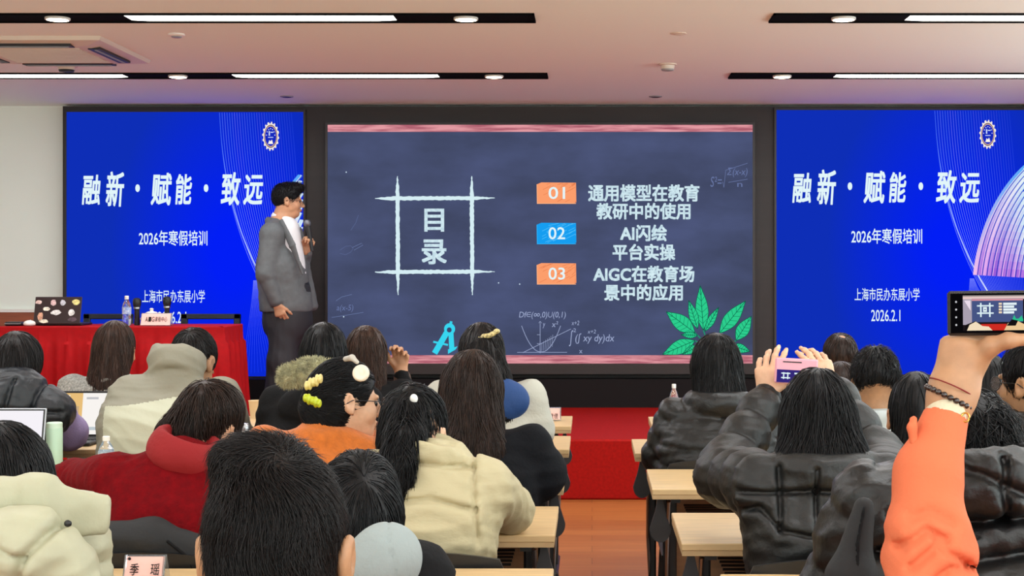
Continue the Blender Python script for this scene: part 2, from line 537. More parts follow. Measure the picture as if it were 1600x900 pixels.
def floor_mat():
    m = bpy.data.materials.new('wood_floor'); m.use_nodes = True
    nt = m.node_tree; b = nt.nodes['Principled BSDF']
    tc = nt.nodes.new('ShaderNodeTexCoord'); br = nt.nodes.new('ShaderNodeTexBrick')
    br.inputs['Scale'].default_value = 1.0; br.inputs['Brick Width'].default_value = 1.2; br.inputs['Row Height'].default_value = 0.16
    br.inputs['Mortar Size'].default_value = 0.0015; br.offset = 0.37
    br.inputs['Color1'].default_value = rgb((188, 118, 62)); br.inputs['Color2'].default_value = rgb((168, 100, 52)); br.inputs['Mortar'].default_value = rgb((110, 58, 32))
    nt.links.new(tc.outputs['Object'], br.inputs['Vector'])
    mp = nt.nodes.new('ShaderNodeMapping'); mp.inputs['Scale'].default_value = (1.2, 26, 1)
    n = nt.nodes.new('ShaderNodeTexNoise'); n.inputs['Scale'].default_value = 2.2; n.inputs['Detail'].default_value = 6
    nt.links.new(tc.outputs['Object'], mp.inputs[0]); nt.links.new(mp.outputs[0], n.inputs['Vector'])
    mx = nt.nodes.new('ShaderNodeMix'); mx.data_type = 'RGBA'; mx.blend_type = 'MULTIPLY'; mx.inputs[0].default_value = 0.5
    rp = nt.nodes.new('ShaderNodeValToRGB'); rp.color_ramp.elements[0].color = (.5, .42, .38, 1); rp.color_ramp.elements[0].position = .3; rp.color_ramp.elements[1].position = .65
    nt.links.new(n.outputs['Fac'], rp.inputs[0]); nt.links.new(br.outputs['Color'], mx.inputs[6]); nt.links.new(rp.outputs[0], mx.inputs[7])
    nt.links.new(mx.outputs[2], b.inputs['Base Color']); b.inputs['Roughness'].default_value = 0.32
    return m
M['floor'] = floor_mat()

XL, XR, YB, YF = -5.6, 4.3, -3.0, 11.75
def struct(name, c, size, m, bev=0.0):
    return tag(MB().box(c, size, bev=bev).build(name, m), kind='structure')
struct('floor', ((XL + XR) / 2, (YB + YF) / 2, -.05), (XR - XL, YF - YB, .1), M['floor'])
struct('ceiling', ((XL + XR) / 2, (YB + YF) / 2, CEIL + .05), (XR - XL, YF - YB, .1), M['ceiling'])
struct('wall_front', ((XL + XR) / 2, YF + .05, CEIL / 2), (XR - XL, .1, CEIL), M['wall'])
struct('wall_left', (XL - .05, (YB + YF) / 2, CEIL / 2), (.1, YF - YB, CEIL), M['wall'])
# unseen right wall, opened by an added window band to let in neutral daylight
struct('wall_right', (XR + .05, (YB + YF) / 2, .45), (.1, YF - YB, .9), M['wall'])
struct('trim_7', (XR + .05, (YB + YF) / 2, CEIL - .06), (.1, YF - YB, .12), M['wall'])
struct('trim_8', (XR + .05, (9.4 + YF) / 2, (.9 + CEIL - .12) / 2), (.1, YF - 9.4, CEIL - 1.02), M['wall'])
for k in range(7): struct('added_window_%d' % (k + 6), (XR + .05, YB + .035 + (9.4 - YB - .07) * k / 6, (.9 + CEIL - .12) / 2), (.09, .07, CEIL - 1.02), M['white'])
struct('wall_back', ((XL + XR) / 2, YB - .05, .35), (XR - XL, .1, .7), M['wall'])          # sill and lintel of unseen rear windows, added as a source of neutral light
struct('trim_6', ((XL + XR) / 2, YB - .05, CEIL - .06), (XR - XL, .1, .12), M['wall'])
for k in range(5): struct('added_window_%d' % (k + 1), (XL + (XR - XL) * k / 4, YB - .05, (.7 + CEIL - .12) / 2), (.07, .09, CEIL - .82), M['white'])
ST_Y, ST_Z = 9.25, 0.38
struct('floor_stage', ((XL + XR) / 2, (ST_Y + YF) / 2, ST_Z / 2), (XR - XL, YF - ST_Y, ST_Z), M['carpet'], bev=.012)
# black surround of the displays, its plinth, the wainscot
xs0 = P(98, 400, 11.62)[0]
ztop = P(800, 166, 11.62)[2]
struct('trim_1', ((xs0 + XR) / 2, 11.685, (ztop + .60) / 2), (XR - xs0, .13, ztop - .60), M['cladding'])
struct('trim_2', ((xs0 + XR) / 2, 11.60, (.60 + ST_Z) / 2), (XR - xs0, .30, .60 - ST_Z), M['cladding2'])
zw = P(50, 488, 11.7)[2]
struct('trim_3', ((XL + xs0) / 2, 11.735, (zw + ST_Z) / 2), (xs0 - XL, .03, zw - ST_Z), M['wainscot'])
struct('trim_4', ((XL + xs0) / 2, 11.73, zw + .012), (xs0 - XL, .04, .024), M['white'])
# slim ledge under the middle display
struct('trim_5', (P(845, 0, 11.5)[0], 11.56, P(0, 577, 11.5)[2]), ((1213 - 474) * 11.5 / F, .14, .075), M['cladding'])

# ------------------------------------------------------------------ displays
def blue_slide():
    m = bpy.data.materials.new('blue_slide'); m.use_nodes = True
    nt = m.node_tree; nt.nodes.clear()
    e = nt.nodes.new('ShaderNodeEmission'); o = nt.nodes.new('ShaderNodeOutputMaterial')
    tc = nt.nodes.new('ShaderNodeTexCoord'); mp = nt.nodes.new('ShaderNodeMapping'); g = nt.nodes.new('ShaderNodeTexGradient'); g.gradient_type = 'SPHERICAL'
    mp.inputs['Scale'].default_value = (.95, 1, .62); mp.inputs['Location'].default_value = (-.36, 0, .05)
    r = nt.nodes.new('ShaderNodeValToRGB')
    r.color_ramp.elements[0].color = rgb((14, 46, 182)); r.color_ramp.elements[0].position = 0.08
    r.color_ramp.elements[1].color = rgb((2, 30, 246)); r.color_ramp.elements[1].position = 0.85
    nt.links.new(tc.outputs['Object'], mp.inputs[0]); nt.links.new(mp.outputs[0], g.inputs[0]); nt.links.new(g.outputs[1], r.inputs[0])
    nt.links.new(r.outputs[0], e.inputs[0]); nt.links.new(e.outputs[0], o.inputs[0])
    return m
M['blue'] = blue_slide()
M['slidewhite'] = emat('slide_white', (226, 246, 250), 1.0)
M['chalkwhite'] = emat('chalk_white', (216, 240, 246), 1.0, col2=(188, 214, 226), nscale=40)
M['board'] = emat('chalkboard_slide', (84, 94, 134), 0.84, col2=(70, 78, 108), nscale=1.5, stretch=(1, 1, 2.2), lo=.35, hi=.7)
M['plank'] = emat('pink_plank', (232, 158, 166), 0.95, col2=(176, 96, 112), nscale=5, stretch=(.7, 1, 9), lo=.38, hi=.6)
M['bezel'] = mat('display_bezel', (34, 28, 28), 0.5)
DW = 11.60

def display(name, x0, y0, x1, y1, d, label, screen_m):
    a = P(x0, y1, d); b = P(x1, y0, d); cx, cz = (a[0] + b[0]) / 2, (a[2] + b[2]) / 2
    o = empty(name, (cx, d, cz), label, 'screen')
    W, H = b[0] - a[0], b[2] - a[2]
    MB().box((0, .012, 0), (W, .024, H)).build('screen_panel', screen_m, o)
    fr = MB(); t = .018
    for c, s_ in (((0, .02, H / 2 + t / 2), (W + 2 * t, .05, t)), ((0, .02, -H / 2 - t / 2), (W + 2 * t, .05, t)), ((W / 2 + t / 2, .02, 0), (t, .05, H)), ((-W / 2 - t / 2, .02, 0), (t, .05, H))):
        fr.box(c, s_)
    fr.build('bezel', M['bezel'], o)
    return o, (cx, d, cz)

def blue_display(name, k, sx, sy, x1, label):
    """sx, sy: shift of the slide against the left display"""
    o, off = display(name, 104 * k + sx, 175 + sy, x1, 588 + sy, DW, label, M['blue'])
    T = lambda nm, s, b, **kw: text(nm, s, (b[0] * k + sx, b[1] + sy, b[2] * k + sx, b[3] + sy), DW - .003, M['slidewhite'], o, off, **kw)
    yy = 0
    for s, b in (('融', (128, 273, 157, 320)), ('新', (165, 268, 194, 323)), ('赋', (235.5, 270, 268.5, 321)), ('能', (274, 272, 300, 319.5)), ('致', (345, 269, 376, 321)), ('远', (380, 273, 411, 320))):
        T('title_character', s, b, bold=.02, shear=.12)
    for x in (215, 322):
        Canvas(DW - .003).ell(x * k + sx, 294 + sy, 3.6, 6, (226, 246, 250)).build('title_dot', o, off)
    T('subtitle_text', '2026年寒假培训', (217, 360, 324, 384), bold=.009)
    T('school_text', '上海市民办东展小学', (222, 453, 320, 473), bold=.004)
    T('date_text', '2026.2.1', (247, 487, 291, 505), bold=.004)
    c = Canvas(DW - .001)
    rr = random.Random(4)
    X1 = (x1 - sx) / k - .5
    # veil of fine lines falling from the top edge
    for i in range(30):
        u = i / 29.0; x0 = 343 + 112 * u
        pts = []
        for j in range(25):
            v = j / 24.0
            x = x0 + (16 + 10 * u) * v + (58 - 62 * u) * v ** 2.4
            pts.append((x, 176 + 286 * v))
        pts = [(x * k + sx, y + sy) for x, y in pts if x < X1]
        if len(pts) > 1: c.stroke(pts, .75, ((92 - 60 * u) * (.8 + .4 * rr.random()), 112 - 50 * u, 252 - 40 * u), 1, col2=(120 - 60 * u, 140 - 60 * u, 252))
    # bright edge of the veil
    c.stroke([((343 + 16 * v + 66 * v ** 2.4) * k + sx, 176 + sy + 286 * v) for v in [q / 24 for q in range(25)]], [.4 + 1.8 * q / 24 for q in range(25)], (60, 110, 255), 2, col2=(210, 220, 255))
    # sweep of light rising to the right
    for i in range(60):
        u = i / 59.0; pts = []
        for j in range(31):
            a_ = math.pi * (.52 + .48 * j / 30.0)
            pts.append((576 + 115 * u + (176 + 10 * u) * math.cos(a_), 470 + 4 * u - (250 - 14 * u) * math.sin(a_)))
        pts = [(x * k + sx, y + sy) for x, y in pts if x < X1 and y < 442]
        if len(pts) < 3: continue
        q = rr.random()
        top = (196 + 40 * q, 224 + 20 * q, 248); bot = (150 + 90 * q, 90 + 90 * q, 215 + 30 * q)
        if i % 4 == 3: top = (60, 100, 210); bot = (40, 50, 190)
        if i < 2: top = (90, 170, 250); bot = (240, 190, 235)
        c.stroke(pts, 2.9 if i % 4 != 3 else 1.6, top, 3 + i % 2, col2=bot)
    for i in range(24):                                              # fan below the crossing
        u = i / 23.0
        pts = [(396 + 6 * u + (v ** 1.3) * (-20 + 120 * u), 438 + v * (148 - 20 * u)) for v in [z / 10 for z in range(11)]]
        pts = [(x * k + sx, y + sy) for x, y in pts if x < X1 and y < 586]
        if len(pts) > 2: c.stroke(pts, [.25 + .4 * z / len(pts) for z in range(len(pts))], (110, 125, 255), 2, col2=(24, 60, 250))
    c.build('light_wave_graphic', o, off)
    e = Canvas(DW - .002)
    ex, ey = 423 * k + sx, 213 + sy
    e.ell(ex, ey, 11.6, 20, (250, 240, 225), 1, gear=.14).ell(ex, ey, 10.4, 18, (60, 40, 90), 2).ell(ex, ey, 9.6, 16.6, (235, 190, 150), 3).ell(ex, ey, 8.9, 15.4, (20, 40, 190), 4)
    e.rect(ex - 3, ey - 8, ex - 1, ey - 1, (210, 225, 255), 5).rect(ex, ey - 7, ex + 4, ey - 5.5, (210, 225, 255), 5).rect(ex - 4, ey + 1, ex + 4, ey + 2.4, (190, 205, 250), 5)
    e.poly([(ex - 4, ey + 12), (ex - 2, ey + 6), (ex, ey + 8), (ex + 2, ey + 5), (ex + 4, ey + 12)], (255, 250, 240), 5)
    for k in range(7):
        a = math.pi * (1.05 + k * .15); e.ell(ex + 6.6 * math.cos(a), ey + 11.8 * math.sin(a), .7, 1, (220, 225, 255), 5, n=6)
    e.build('school_emblem', o, off)
    return o
blue_display('led_screen', 1.0, 0, 0, 474, 'blue title slide on the left wall display behind the presenter')
blue_display('led_screen', 1.0352, 1105.5, -3, 1606, 'blue title slide on the right wall display behind the raised phone')

# middle display: the chalkboard slide
DC = 11.53
o, off = display('led_screen', 512, 195, 1176, 568, DC, 'dark chalkboard slide with pink wood edges on the middle display', M['board'])
for nm, y0, y1 in (('top_plank_graphic', 195, 206), ('bottom_plank_graphic', 555, 568)):
    a = P(512, y1, DC - .001); b = P(1176, y0, DC - .001)
    MB().box(((a[0] + b[0]) / 2 - off[0], -.001, (a[2] + b[2]) / 2 - off[2]), (b[0] - a[0], .002, b[2] - a[2])).build(nm, M['plank'], o)
c = Canvas(DC - .003)
CH = (214, 238, 244)
for x in (621, 737): c.line((x, 275), (x + 1, 461), 6.2, CH, 1, seg=60, rough=1.1, taper=True)
for y in (310, 425): c.line((586, y), (773, y - .5), 6.2, CH, 2, seg=60, rough=1.1, taper=True)
c.build('chalk_grid', o, off)
for s, b in (('目', (663, 326, 694, 362)), ('录', (659, 374, 698, 413))):
    text('heading_character', s, b, DC - .004, M['chalkwhite'], o, off, bold=.022)
for s, b in (('通用模型在教育', (919, 288, 1093, 315)), ('教研中的使用', (932, 317, 1079, 343)), ('AI闪绘', (969, 351, 1042, 377)), ('平台实操', (957, 381, 1055, 407)),
             ('AIGC在教育场', (927, 415, 1085, 441)), ('景中的应用', (944, 444, 1067, 470))):
    text('agenda_text', s, b, DC - .004, M['chalkwhite'], o, off, bold=.028)
rr = random.Random(9)
for s, y0, col, dk in (('01', 285, (252, 158, 108), (226, 122, 76)), ('02', 348, (22, 158, 240), (90, 200, 255)), ('03', 411, (252, 158, 108), (226, 122, 76))):
    c = Canvas(DC - .003)
    c.poly([(839, y0 + 3), (846, y0), (900, y0 + .5), (900.5, y0 + 31), (895, y0 + 33.5), (839, y0 + 33)], col, 1)
    for k in range(26):
        x = 842 + 58 * rr.random(); y = y0 + 3 + 29 * rr.random(); l = 5 + 11 * rr.random()
        x2 = min(899, x + l); yb = max(y0 + 1, y - l * .5)
        c.line((x, y), (x2, yb), .6, dk, 2)
    c.line((839, y0 + 3), (839.5, y0 + 33), 1, tuple(min(255, q + 25) for q in col), 3).line((839, y0 + 33), (900, y0 + 33), 1, tuple(min(255, q + 25) for q in col), 3)
    c.build('number_tile', o, off)
    text('number_text', s, (857, y0 + 7, 883, y0 + 26), DC - .007, M['slidewhite'], o, off, bold=.008)
# leaves
c = Canvas(DC - .003)
G1, G2 = (44, 206, 142), (12, 92, 70)
def leaf(base, tip, wd, lay):
    b = np.array(base, float); t = np.array(tip, float); ax = t - b; n_ = np.array([-ax[1], ax[0]]); n_ /= np.linalg.norm(n_)
    pr = [0, .45, .8, 1.0, .98, .85, .6, .3, 0]
    up = [b + ax * i / 8 + n_ * wd * pr[i] for i in range(9)]; dn = [b + ax * i / 8 - n_ * wd * pr[i] for i in range(9)]
    c.poly(up + dn[::-1][1:-1], G1, lay)
    c.stroke(up, .9, G2, lay + 1).stroke(dn, .9, G2, lay + 1).line(b, t, .9, G2, lay + 1)
    for i in range(2, 8):
        m_ = b + ax * (i - .8) / 8
        c.line(m_, b + ax * i / 8 + n_ * wd * pr[i] * .9, .55, G2, lay + 1).line(m_, b + ax * i / 8 - n_ * wd * pr[i] * .9, .55, G2, lay + 1)
for k, (b, t, wd) in enumerate([((1086, 520), (1041, 487), 12), ((1099, 516), (1094, 446), 10), ((1090, 514), (1076, 469), 7), ((1101, 518), (1123, 480), 6), ((1124, 521), (1165, 470), 11),
                                ((1150, 532), (1174, 494), 10), ((1086, 532), (1035, 554), 11), ((1090, 524), (1064, 523), 5), ((1143, 540), (1172, 549), 7), ((1092, 540), (1066, 554), 6)]):
    leaf(b, t, wd, 1 + 2 * (k % 3))
for a, b in (((1086, 520), (1120, 560)), ((1099, 516), (1112, 552)), ((1124, 521), (1112, 552)), ((1150, 532), (1118, 553)), ((1086, 532), (1112, 552))):
    c.line(a, (b[0], min(b[1], 554)), 1.6, (26, 150, 110), 1)
c.build('plant_drawing', o, off)
# drawing compass
c = Canvas(DC - .003); CY = (56, 214, 240)
c.line((702, 513), (679, 552), 9, CY, 1).line((704, 511), (706, 546), 8, CY, 1).poly([(700, 546), (715, 541), (712, 546), (700, 553)], CY, 1).line((677, 534), (700, 539), 3, CY, 1)
c.ell(702.5, 514, 8.6, 9, CY, 2).ell(702, 515.5, 3.8, 4, (60, 72, 110), 3).line((704, 508), (705, 502), 4, CY, 2)
c.build('drawing_compass_graphic', o, off)
# chalk formulas
FA, FB = (158, 170, 205), (104, 118, 164)
fm = emat('faint_chalk', FA, 1.0); fm2 = emat('fainter_chalk', FB, 1.0)
text('formula_text', 'Df∈(∞,0)∪(0,1)', (811, 487, 884, 499), DC - .003, fm, o, off, shear=.15)
text('formula_text', '∫', (889, 516, 896, 541), DC - .003, fm, o, off, shear=.15)
text('formula_text', '(∫ xy dy)dx', (899, 521, 960, 537), DC - .003, fm, o, off, shear=.15)
text('formula_text', 'x+2', (893, 501, 905, 508), DC - .003, fm, o, off, shear=.15)
text('formula_text', 'x+2', (918, 515, 931, 521), DC - .003, fm, o, off, shear=.15)
text('formula_text', '2', (896, 513, 900, 519), DC - .003, fm, o, off)
text('formula_text', 'x²', (862, 502, 872, 511), DC - .003, fm, o, off, shear=.15)
text('formula_text', 'y', (848, 505, 852, 513), DC - .003, fm, o, off, shear=.15)
text('formula_text', 'x', (905, 547, 910, 552), DC - .003, fm, o, off)
c = Canvas(DC - .003)
c.stroke([(815 + i * 3.05, 550 - 41 * abs((i - 10) / 10) ** 2.1) for i in range(21)], .9, FA, 1)
c.line((808, 550.5), (886, 550.5), .7, FA, 1).line((844, 552), (844, 505), .8, FA, 1).line((817, 551), (892, 514), .8, FA, 1)
for k in range(7): c.line((846 + k * 2.8, 549 - k * 1.2), (847 + k * 2.8, 535 - k * 2.0), .5, FA, 1)
c.line((842, 505), (844, 502), .8, FA, 1).line((846, 505), (844, 502), .8, FA, 1).line((839, 523), (844, 523), .7, FA).line((839, 537), (844, 537), .7, FA)
c.build('graph_drawing', o, off)
text('faint_formula', 'S²=', (1110, 276, 1128, 292), DC - .003, fm2, o, off, shear=.15)
text('faint_formula', 'Σ(x-x)', (1136, 262, 1168, 277), DC - .003, fm2, o, off, shear=.2)
text('faint_formula', 'n', (1152, 286, 1160, 292), DC - .003, fm2, o, off)
for pts, wd, cl in (([(1129, 284), (1131, 293), (1134, 266), (1168, 255)], .8, FB), ([(1138, 285), (1168, 280)], .8, FB), ([(531, 391), (540, 385), (548, 384), (552, 388), (548, 394), (540, 398), (531, 396)], .6, (92, 106, 150)),
                    ([(550, 387), (565, 380), (567, 383), (553, 391)], .6, (110, 126, 172)), ([(525, 470), (534, 464), (550, 460)], .6, (110, 126, 172)), ([(518, 496), (532, 494), (550, 491), (568, 488)], .6, (110, 126, 172)), ([(548, 360), (556, 348), (560, 336)], .6, (92, 106, 150))):
    Canvas(DC - .003).stroke(pts, wd, cl, 1).build('chalk_trace', o, off)
for x, y in ((541, 269), (779, 442), (812, 444), (537, 495)): Canvas(DC - .003).ell(x, y, 1.1, 1.1, (200, 220, 236), 1, n=8).build('chalk_speck', o, off)
text('faint_formula', 'a(x-5)', (526, 476, 552, 488), DC - .003, fm2, o, off, shear=.15)

# ------------------------------------------------------------------ ceiling fittings
def ceil_x(px, y): return (px - VX) * y / F
def track(y, x0, x1, diffs, spots, label):
    cx = (x0 + x1) / 2
    o = empty('track_light', (cx, y, CEIL), label, 'ceiling light', 'recessed ceiling track lights')
    wd = .24
    hb = MB()
    hb.box((0, 0, -.002), (x1 - x0, wd, .004))
    for sy in (-1, 1): hb.box((0, sy * (wd / 2 - .004), -.006), (x1 - x0, .008, .012))
    for sx in (-1, 1): hb.box((sx * ((x1 - x0) / 2 - .004), 0, -.006), (.008, wd, .012))
    hb.build('channel', M['channel'], o)
    for a, b in diffs:
        MB().hull([(a - cx, .07, -.0045), (b - cx, .07, -.0045), (a - cx, -.07, -.0045), (b - cx, -.07, -.0045), (a - cx + .09, .05, -.012), (b - cx - .09, .05, -.012), (a - cx + .09, -.05, -.012), (b - cx - .09, -.05, -.012)]).build('diffuser', M['lamp'], o)
    for s in spots:
        d = MB().lathe([(.064, -.004), (.064, -.014), (.054, -.016), (.05, -.012)], (s - cx, 0, 0), 24).build('downlight', M['white'], o, True)
        MB().lathe([(.056, -.0165), (.03, -.021), (.004, -.022)], (s - cx, 0, 0), 24).build('downlight_lens', M['spot'], d, True)
    return o
ya, yb = 9.92, 7.68
track(ya, -5.3, ceil_x(856, ya), [(ceil_x(-190, ya), ceil_x(195, ya)), (ceil_x(365, ya), ceil_x(685, ya))], [ceil_x(278, ya), ceil_x(772, ya)], 'black ceiling light strip nearer the wall on the left')
track(ya, ceil_x(1140, ya), 4.1, [(ceil_x(1305, ya), ceil_x(1640, ya))], [ceil_x(1222, ya)], 'black ceiling light strip nearer the wall on the right')
track(yb, -4.9, ceil_x(836, yb), [(ceil_x(200, yb), ceil_x(617, yb))], [ceil_x(90, yb), ceil_x(728, yb)], 'black ceiling light strip nearer the viewer, left, past the air conditioner')
track(yb, ceil_x(1205, yb), 4.1, [(ceil_x(1418, yb), ceil_x(1830, yb))], [ceil_x(1318, yb)], 'black ceiling light strip nearer the viewer on the right')

# cassette air conditioner
o = empty('air_conditioner', (-3.24, 8.76, CEIL), 'cream ceiling cassette air conditioner with black louvres at upper left', 'air conditioner')
W = .95
MB().hull([(sx * W / 2, sy * W / 2, 0) for sx in (-1, 1) for sy in (-1, 1)] + [(sx * (W / 2 - .01), sy * (W / 2 - .01), -.022) for sx in (-1, 1) for sy in (-1, 1)] + [(sx * (W / 2 - .12), sy * (W / 2 - .12), -.04) for sx in (-1, 1) for sy in (-1, 1)]).build('fascia', M['cream'], o)
g = MB(); 
for k in range(16): g.box((0, -.25 + k * .5 / 15, -.043), (.56, .014, .008))
g.box((0, 0, -.041), (.57, .55, .004)); g.build('intake_grille', M['cream'], o)
for nm, sx, sy in (('side', 1, 0), ('side', -1, 0), ('end', 0, 1), ('end', 0, -1)):
    q = (.07, .56) if sx else (.56, .07)
    l = MB().box((sx * .37, sy * .37, -.036), (q[0], q[1], .02)).build('air_outlet', M['black'], o)
    MB().box((sx * .375, sy * .375, -.048), (.014 if sx else .52, .52 if sx else .014, .006)).build('louvre', M['grey'], l)
def disc(name, px, y, prof, m, label, cat, extra=None):
    x = ceil_x(px, y)
    o = empty(name, (x, y, CEIL), label, cat)
    MB().lathe(prof, (0, 0, 0), 24).build('body', m, o, True)
    if extra: MB().lathe(extra[0], (0, 0, 0), 24).build(extra[2], extra[1], o, True)
disc('smoke_detector', 104, 9.45, [(.072, 0), (.072, -.008), (.055, -.012), (.05, -.03)], M['cream'], 'small cream detector under the ceiling just behind the air conditioner', 'detector', ([(.05, -.03), (.046, -.042), (.02, -.046)], M['blackplastic'], 'sensor'))
disc('smoke_detector', 1043, 9.4, [(.06, 0), (.06, -.006), (.045, -.01), (.042, -.032)], M['cream'], 'small cream detector on the bare ceiling between the light strips', 'detector', ([(.042, -.032), (.038, -.042), (.02, -.045)], M['grey'], 'sensor'))
disc('sprinkler_cover', 276, 8.22, [(.046, 0), (.046, -.008), (.036, -.014)], M['white'], 'white round ceiling cover right of the air conditioner', 'sprinkler', ([(.03, -.014), (.026, -.02), (.01, -.021)], M['grey'], 'centre_cap'))
disc('sprinkler_cover', 1060, 8.2, [(.046, 0), (.046, -.003), (.036, -.005)], M['cream'], 'flat cream round cover on the ceiling in front of the detector', 'sprinkler', ([(.03, -.005), (.026, -.008), (.01, -.008)], M['cream'], 'centre_cap'))
disc('ceiling_spot', 448, 11.1, [(.05, 0), (.05, -.006), (.04, -.008)], M['grey'], 'tiny dark ceiling spot above the left display', 'spotlight', ([(.036, -.008), (.03, -.01), (.01, -.01)], M['black'], 'lens'))
disc('ceiling_spot', 1024, 11.1, [(.05, 0), (.05, -.006), (.04, -.008)], M['grey'], 'tiny dark ceiling spot above the middle display', 'spotlight', ([(.036, -.008), (.03, -.01), (.01, -.01)], M['black'], 'lens'))

# ------------------------------------------------------------------ furniture
M['desk'] = mat('light_oak', (212, 180, 132), 0.42, var=0.08, vscale=4, stretch=(2, 22, 2), spec=.4)
M['deskedge'] = mat('oak_edge', (192, 160, 116), 0.5, var=0.06, vscale=6, stretch=(2, 8, 2))
M['panel'] = mat('oak_panel', (150, 112, 78), 0.55, var=0.08, vscale=5, stretch=(2, 2, 14))
M['bracket'] = mat('dark_grey_plastic', (48, 48, 50), 0.5)
M['chairp'] = mat('chair_black', (24, 24, 26), 0.42, bump=.05, bscale=80)
def link_copy(o, parent):
    c = o.copy(); C.objects.link(c); c.parent = parent; return c
def copy_tree(o, loc, label=None):
    r = o.copy(); C.objects.link(r); r.location = loc
    if label: r['label'] = label
    for ch in list(o.children):
        c = link_copy(ch, r)
        for g in list(ch.children): link_copy(g, c)
    return r
DL, DD, DZ = 1.2, .475, .75
def make_desk(loc, label):
    o = empty('training_desk', loc, label, 'desk', 'folding training desks in rows')
    MB().box((0, 0, DZ - .009), (DL, DD, .018), bev=.002).build('tabletop', M['desk'], o)
    MB().box((0, 0, DZ - .0245), (DL - .002, DD - .002, .013)).build('edge_band', M['deskedge'], o)
    MB().box((0, .16, .51), (DL - .16, .016, .30), bev=.003).build('modesty_panel', M['panel'], o)
    sh = MB()
    for k in range(5): sh.tube([(-DL / 2 + .12, -.02 + k * .05 - .06, .645), (DL / 2 - .12, -.02 + k * .05 - .06, .645)], .004, 6)
    sh.build('wire_shelf', M['black'], o)
    for s in (-1, 1):
        x = s * (DL / 2 - .075)
        l = MB(); l.box((x, 0, .40), (.028, .05, .62), bev=.006); l.box((x, 0, .715), (.03, .40, .026)); l.build('leg', M['black'], o)
        f = MB().box((x, 0, .09), (.035, .42, .028), bev=.008).build('foot_bar', M['black'], o)
        for t in (-1, 1):
            MB().lathe([(.012, -.011), (.03, -.011), (.03, .011), (.012, .011)], (x, t * .19, .031), 16, rotm(0, 0, math.pi / 2)).build('caster', M['blackplastic'], f, True)
        # tear-drop folding bracket
        pts = []
        for k in range(17):
            a = math.pi * (1 + k / 16); pts.append((.042 * math.cos(a), .61 + .042 * math.sin(a)))
        pts += [(.022, .66), (.006, .718), (-.006, .718), (-.022, .66)]
        b = MB(); n = len(pts)
        b.prism(pts, -.012, .012)
        b.v = [(x + s * .045 + v[0] * .8, -.13 + v[1], v[2]) for v in b.v]
        b.build('folding_bracket', M['bracket'], o)
        MB().tube([(x + s * .02, -.16, .70), (x + s * .022, -.10, .55), (x + s * .02, -.03, .40), (x + s * .01, -.01, .22)], .006, 6).build('release_rod', M['steel'], o)
    return o
LE = [-.092, -.088, -.09, -.096, -.087]         # right ends of the left block, front row first
RE = [.264, .160, .187, .223, .286]             # left ends of the right block
FARL = [6.94, 6.09, 5.14, 4.245, 3.35]
FARR = [6.91, 5.97, 5.05, 4.13, 3.286]
ROWN = ['front', 'second', 'third', 'fourth', 'fifth']
proto = None
for i in range(5):
    for x0, lab, yf in ((LE[i] - DL / 2, 'light oak folding desk left of the aisle, %s row from the stage' % ROWN[i], FARL[i]),
                        (RE[i] + DL / 2, 'light oak folding desk right of the aisle, %s row from the stage' % ROWN[i], FARR[i]),
                        (LE[i] - DL * 1.5 - .02, 'light oak folding desk at the far left, %s row from the stage' % ROWN[i], FARL[i])):
        if i == 3 and x0 < -1.4: continue
        loc = (x0, yf - DD / 2, 0)
        if proto is None: proto = make_desk(loc, lab)
        else: copy_tree(proto, loc, lab)

def make_chair(loc, label):
    o = empty('stacking_chair', loc, label, 'chair', 'black stacking chairs')
    MB().box((0, .01, .44), (.42, .36, .03), bev=.012).build('seat', M['chairp'], o)
    b = MB(); n = 9
    vs = []; fs = []
    for j in range(6):
        z = .56 + j * .045
        for k in range(n):
            u = -1 + 2 * k / (n - 1); hw = .215 * (1 - .14 * max(0, j - 3.2) ** 1.2 / 2)
            vs.append((u * hw, -.16 - .02 * (1 - u * u) - .006 * j, z - .02 * u * u * (j > 3)))
    m0 = len(vs); vs += [(x, y - .012, z) for x, y, z in vs]
    for j in range(5):
        for k in range(n - 1):
            a = j * n + k; fs.append((a, a + 1, a + n + 1, a + n)); fs.append((a + m0, a + n + m0, a + n + 1 + m0, a + 1 + m0))
    bd = [k for k in range(n)] + [j * n + n - 1 for j in range(1, 6)] + [5 * n + k for k in range(n - 2, -1, -1)] + [j * n for j in range(4, 0, -1)]
    for q in range(len(bd)): a, c = bd[q], bd[(q + 1) % len(bd)]; fs.append((a, a + m0, c + m0, c))
    b.add(vs, fs).build('backrest', M['chairp'], o, True)
    for s in (-1, 1):
        MB().tube([(s * .19, .18, .44), (s * .21, .22, 0)], .011).build('leg', M['black'], o, True)
        MB().tube([(s * .2, -.178, .64), (s * .195, -.165, .45), (s * .21, -.19, 0)], .011).build('leg', M['black'], o, True)
    return o

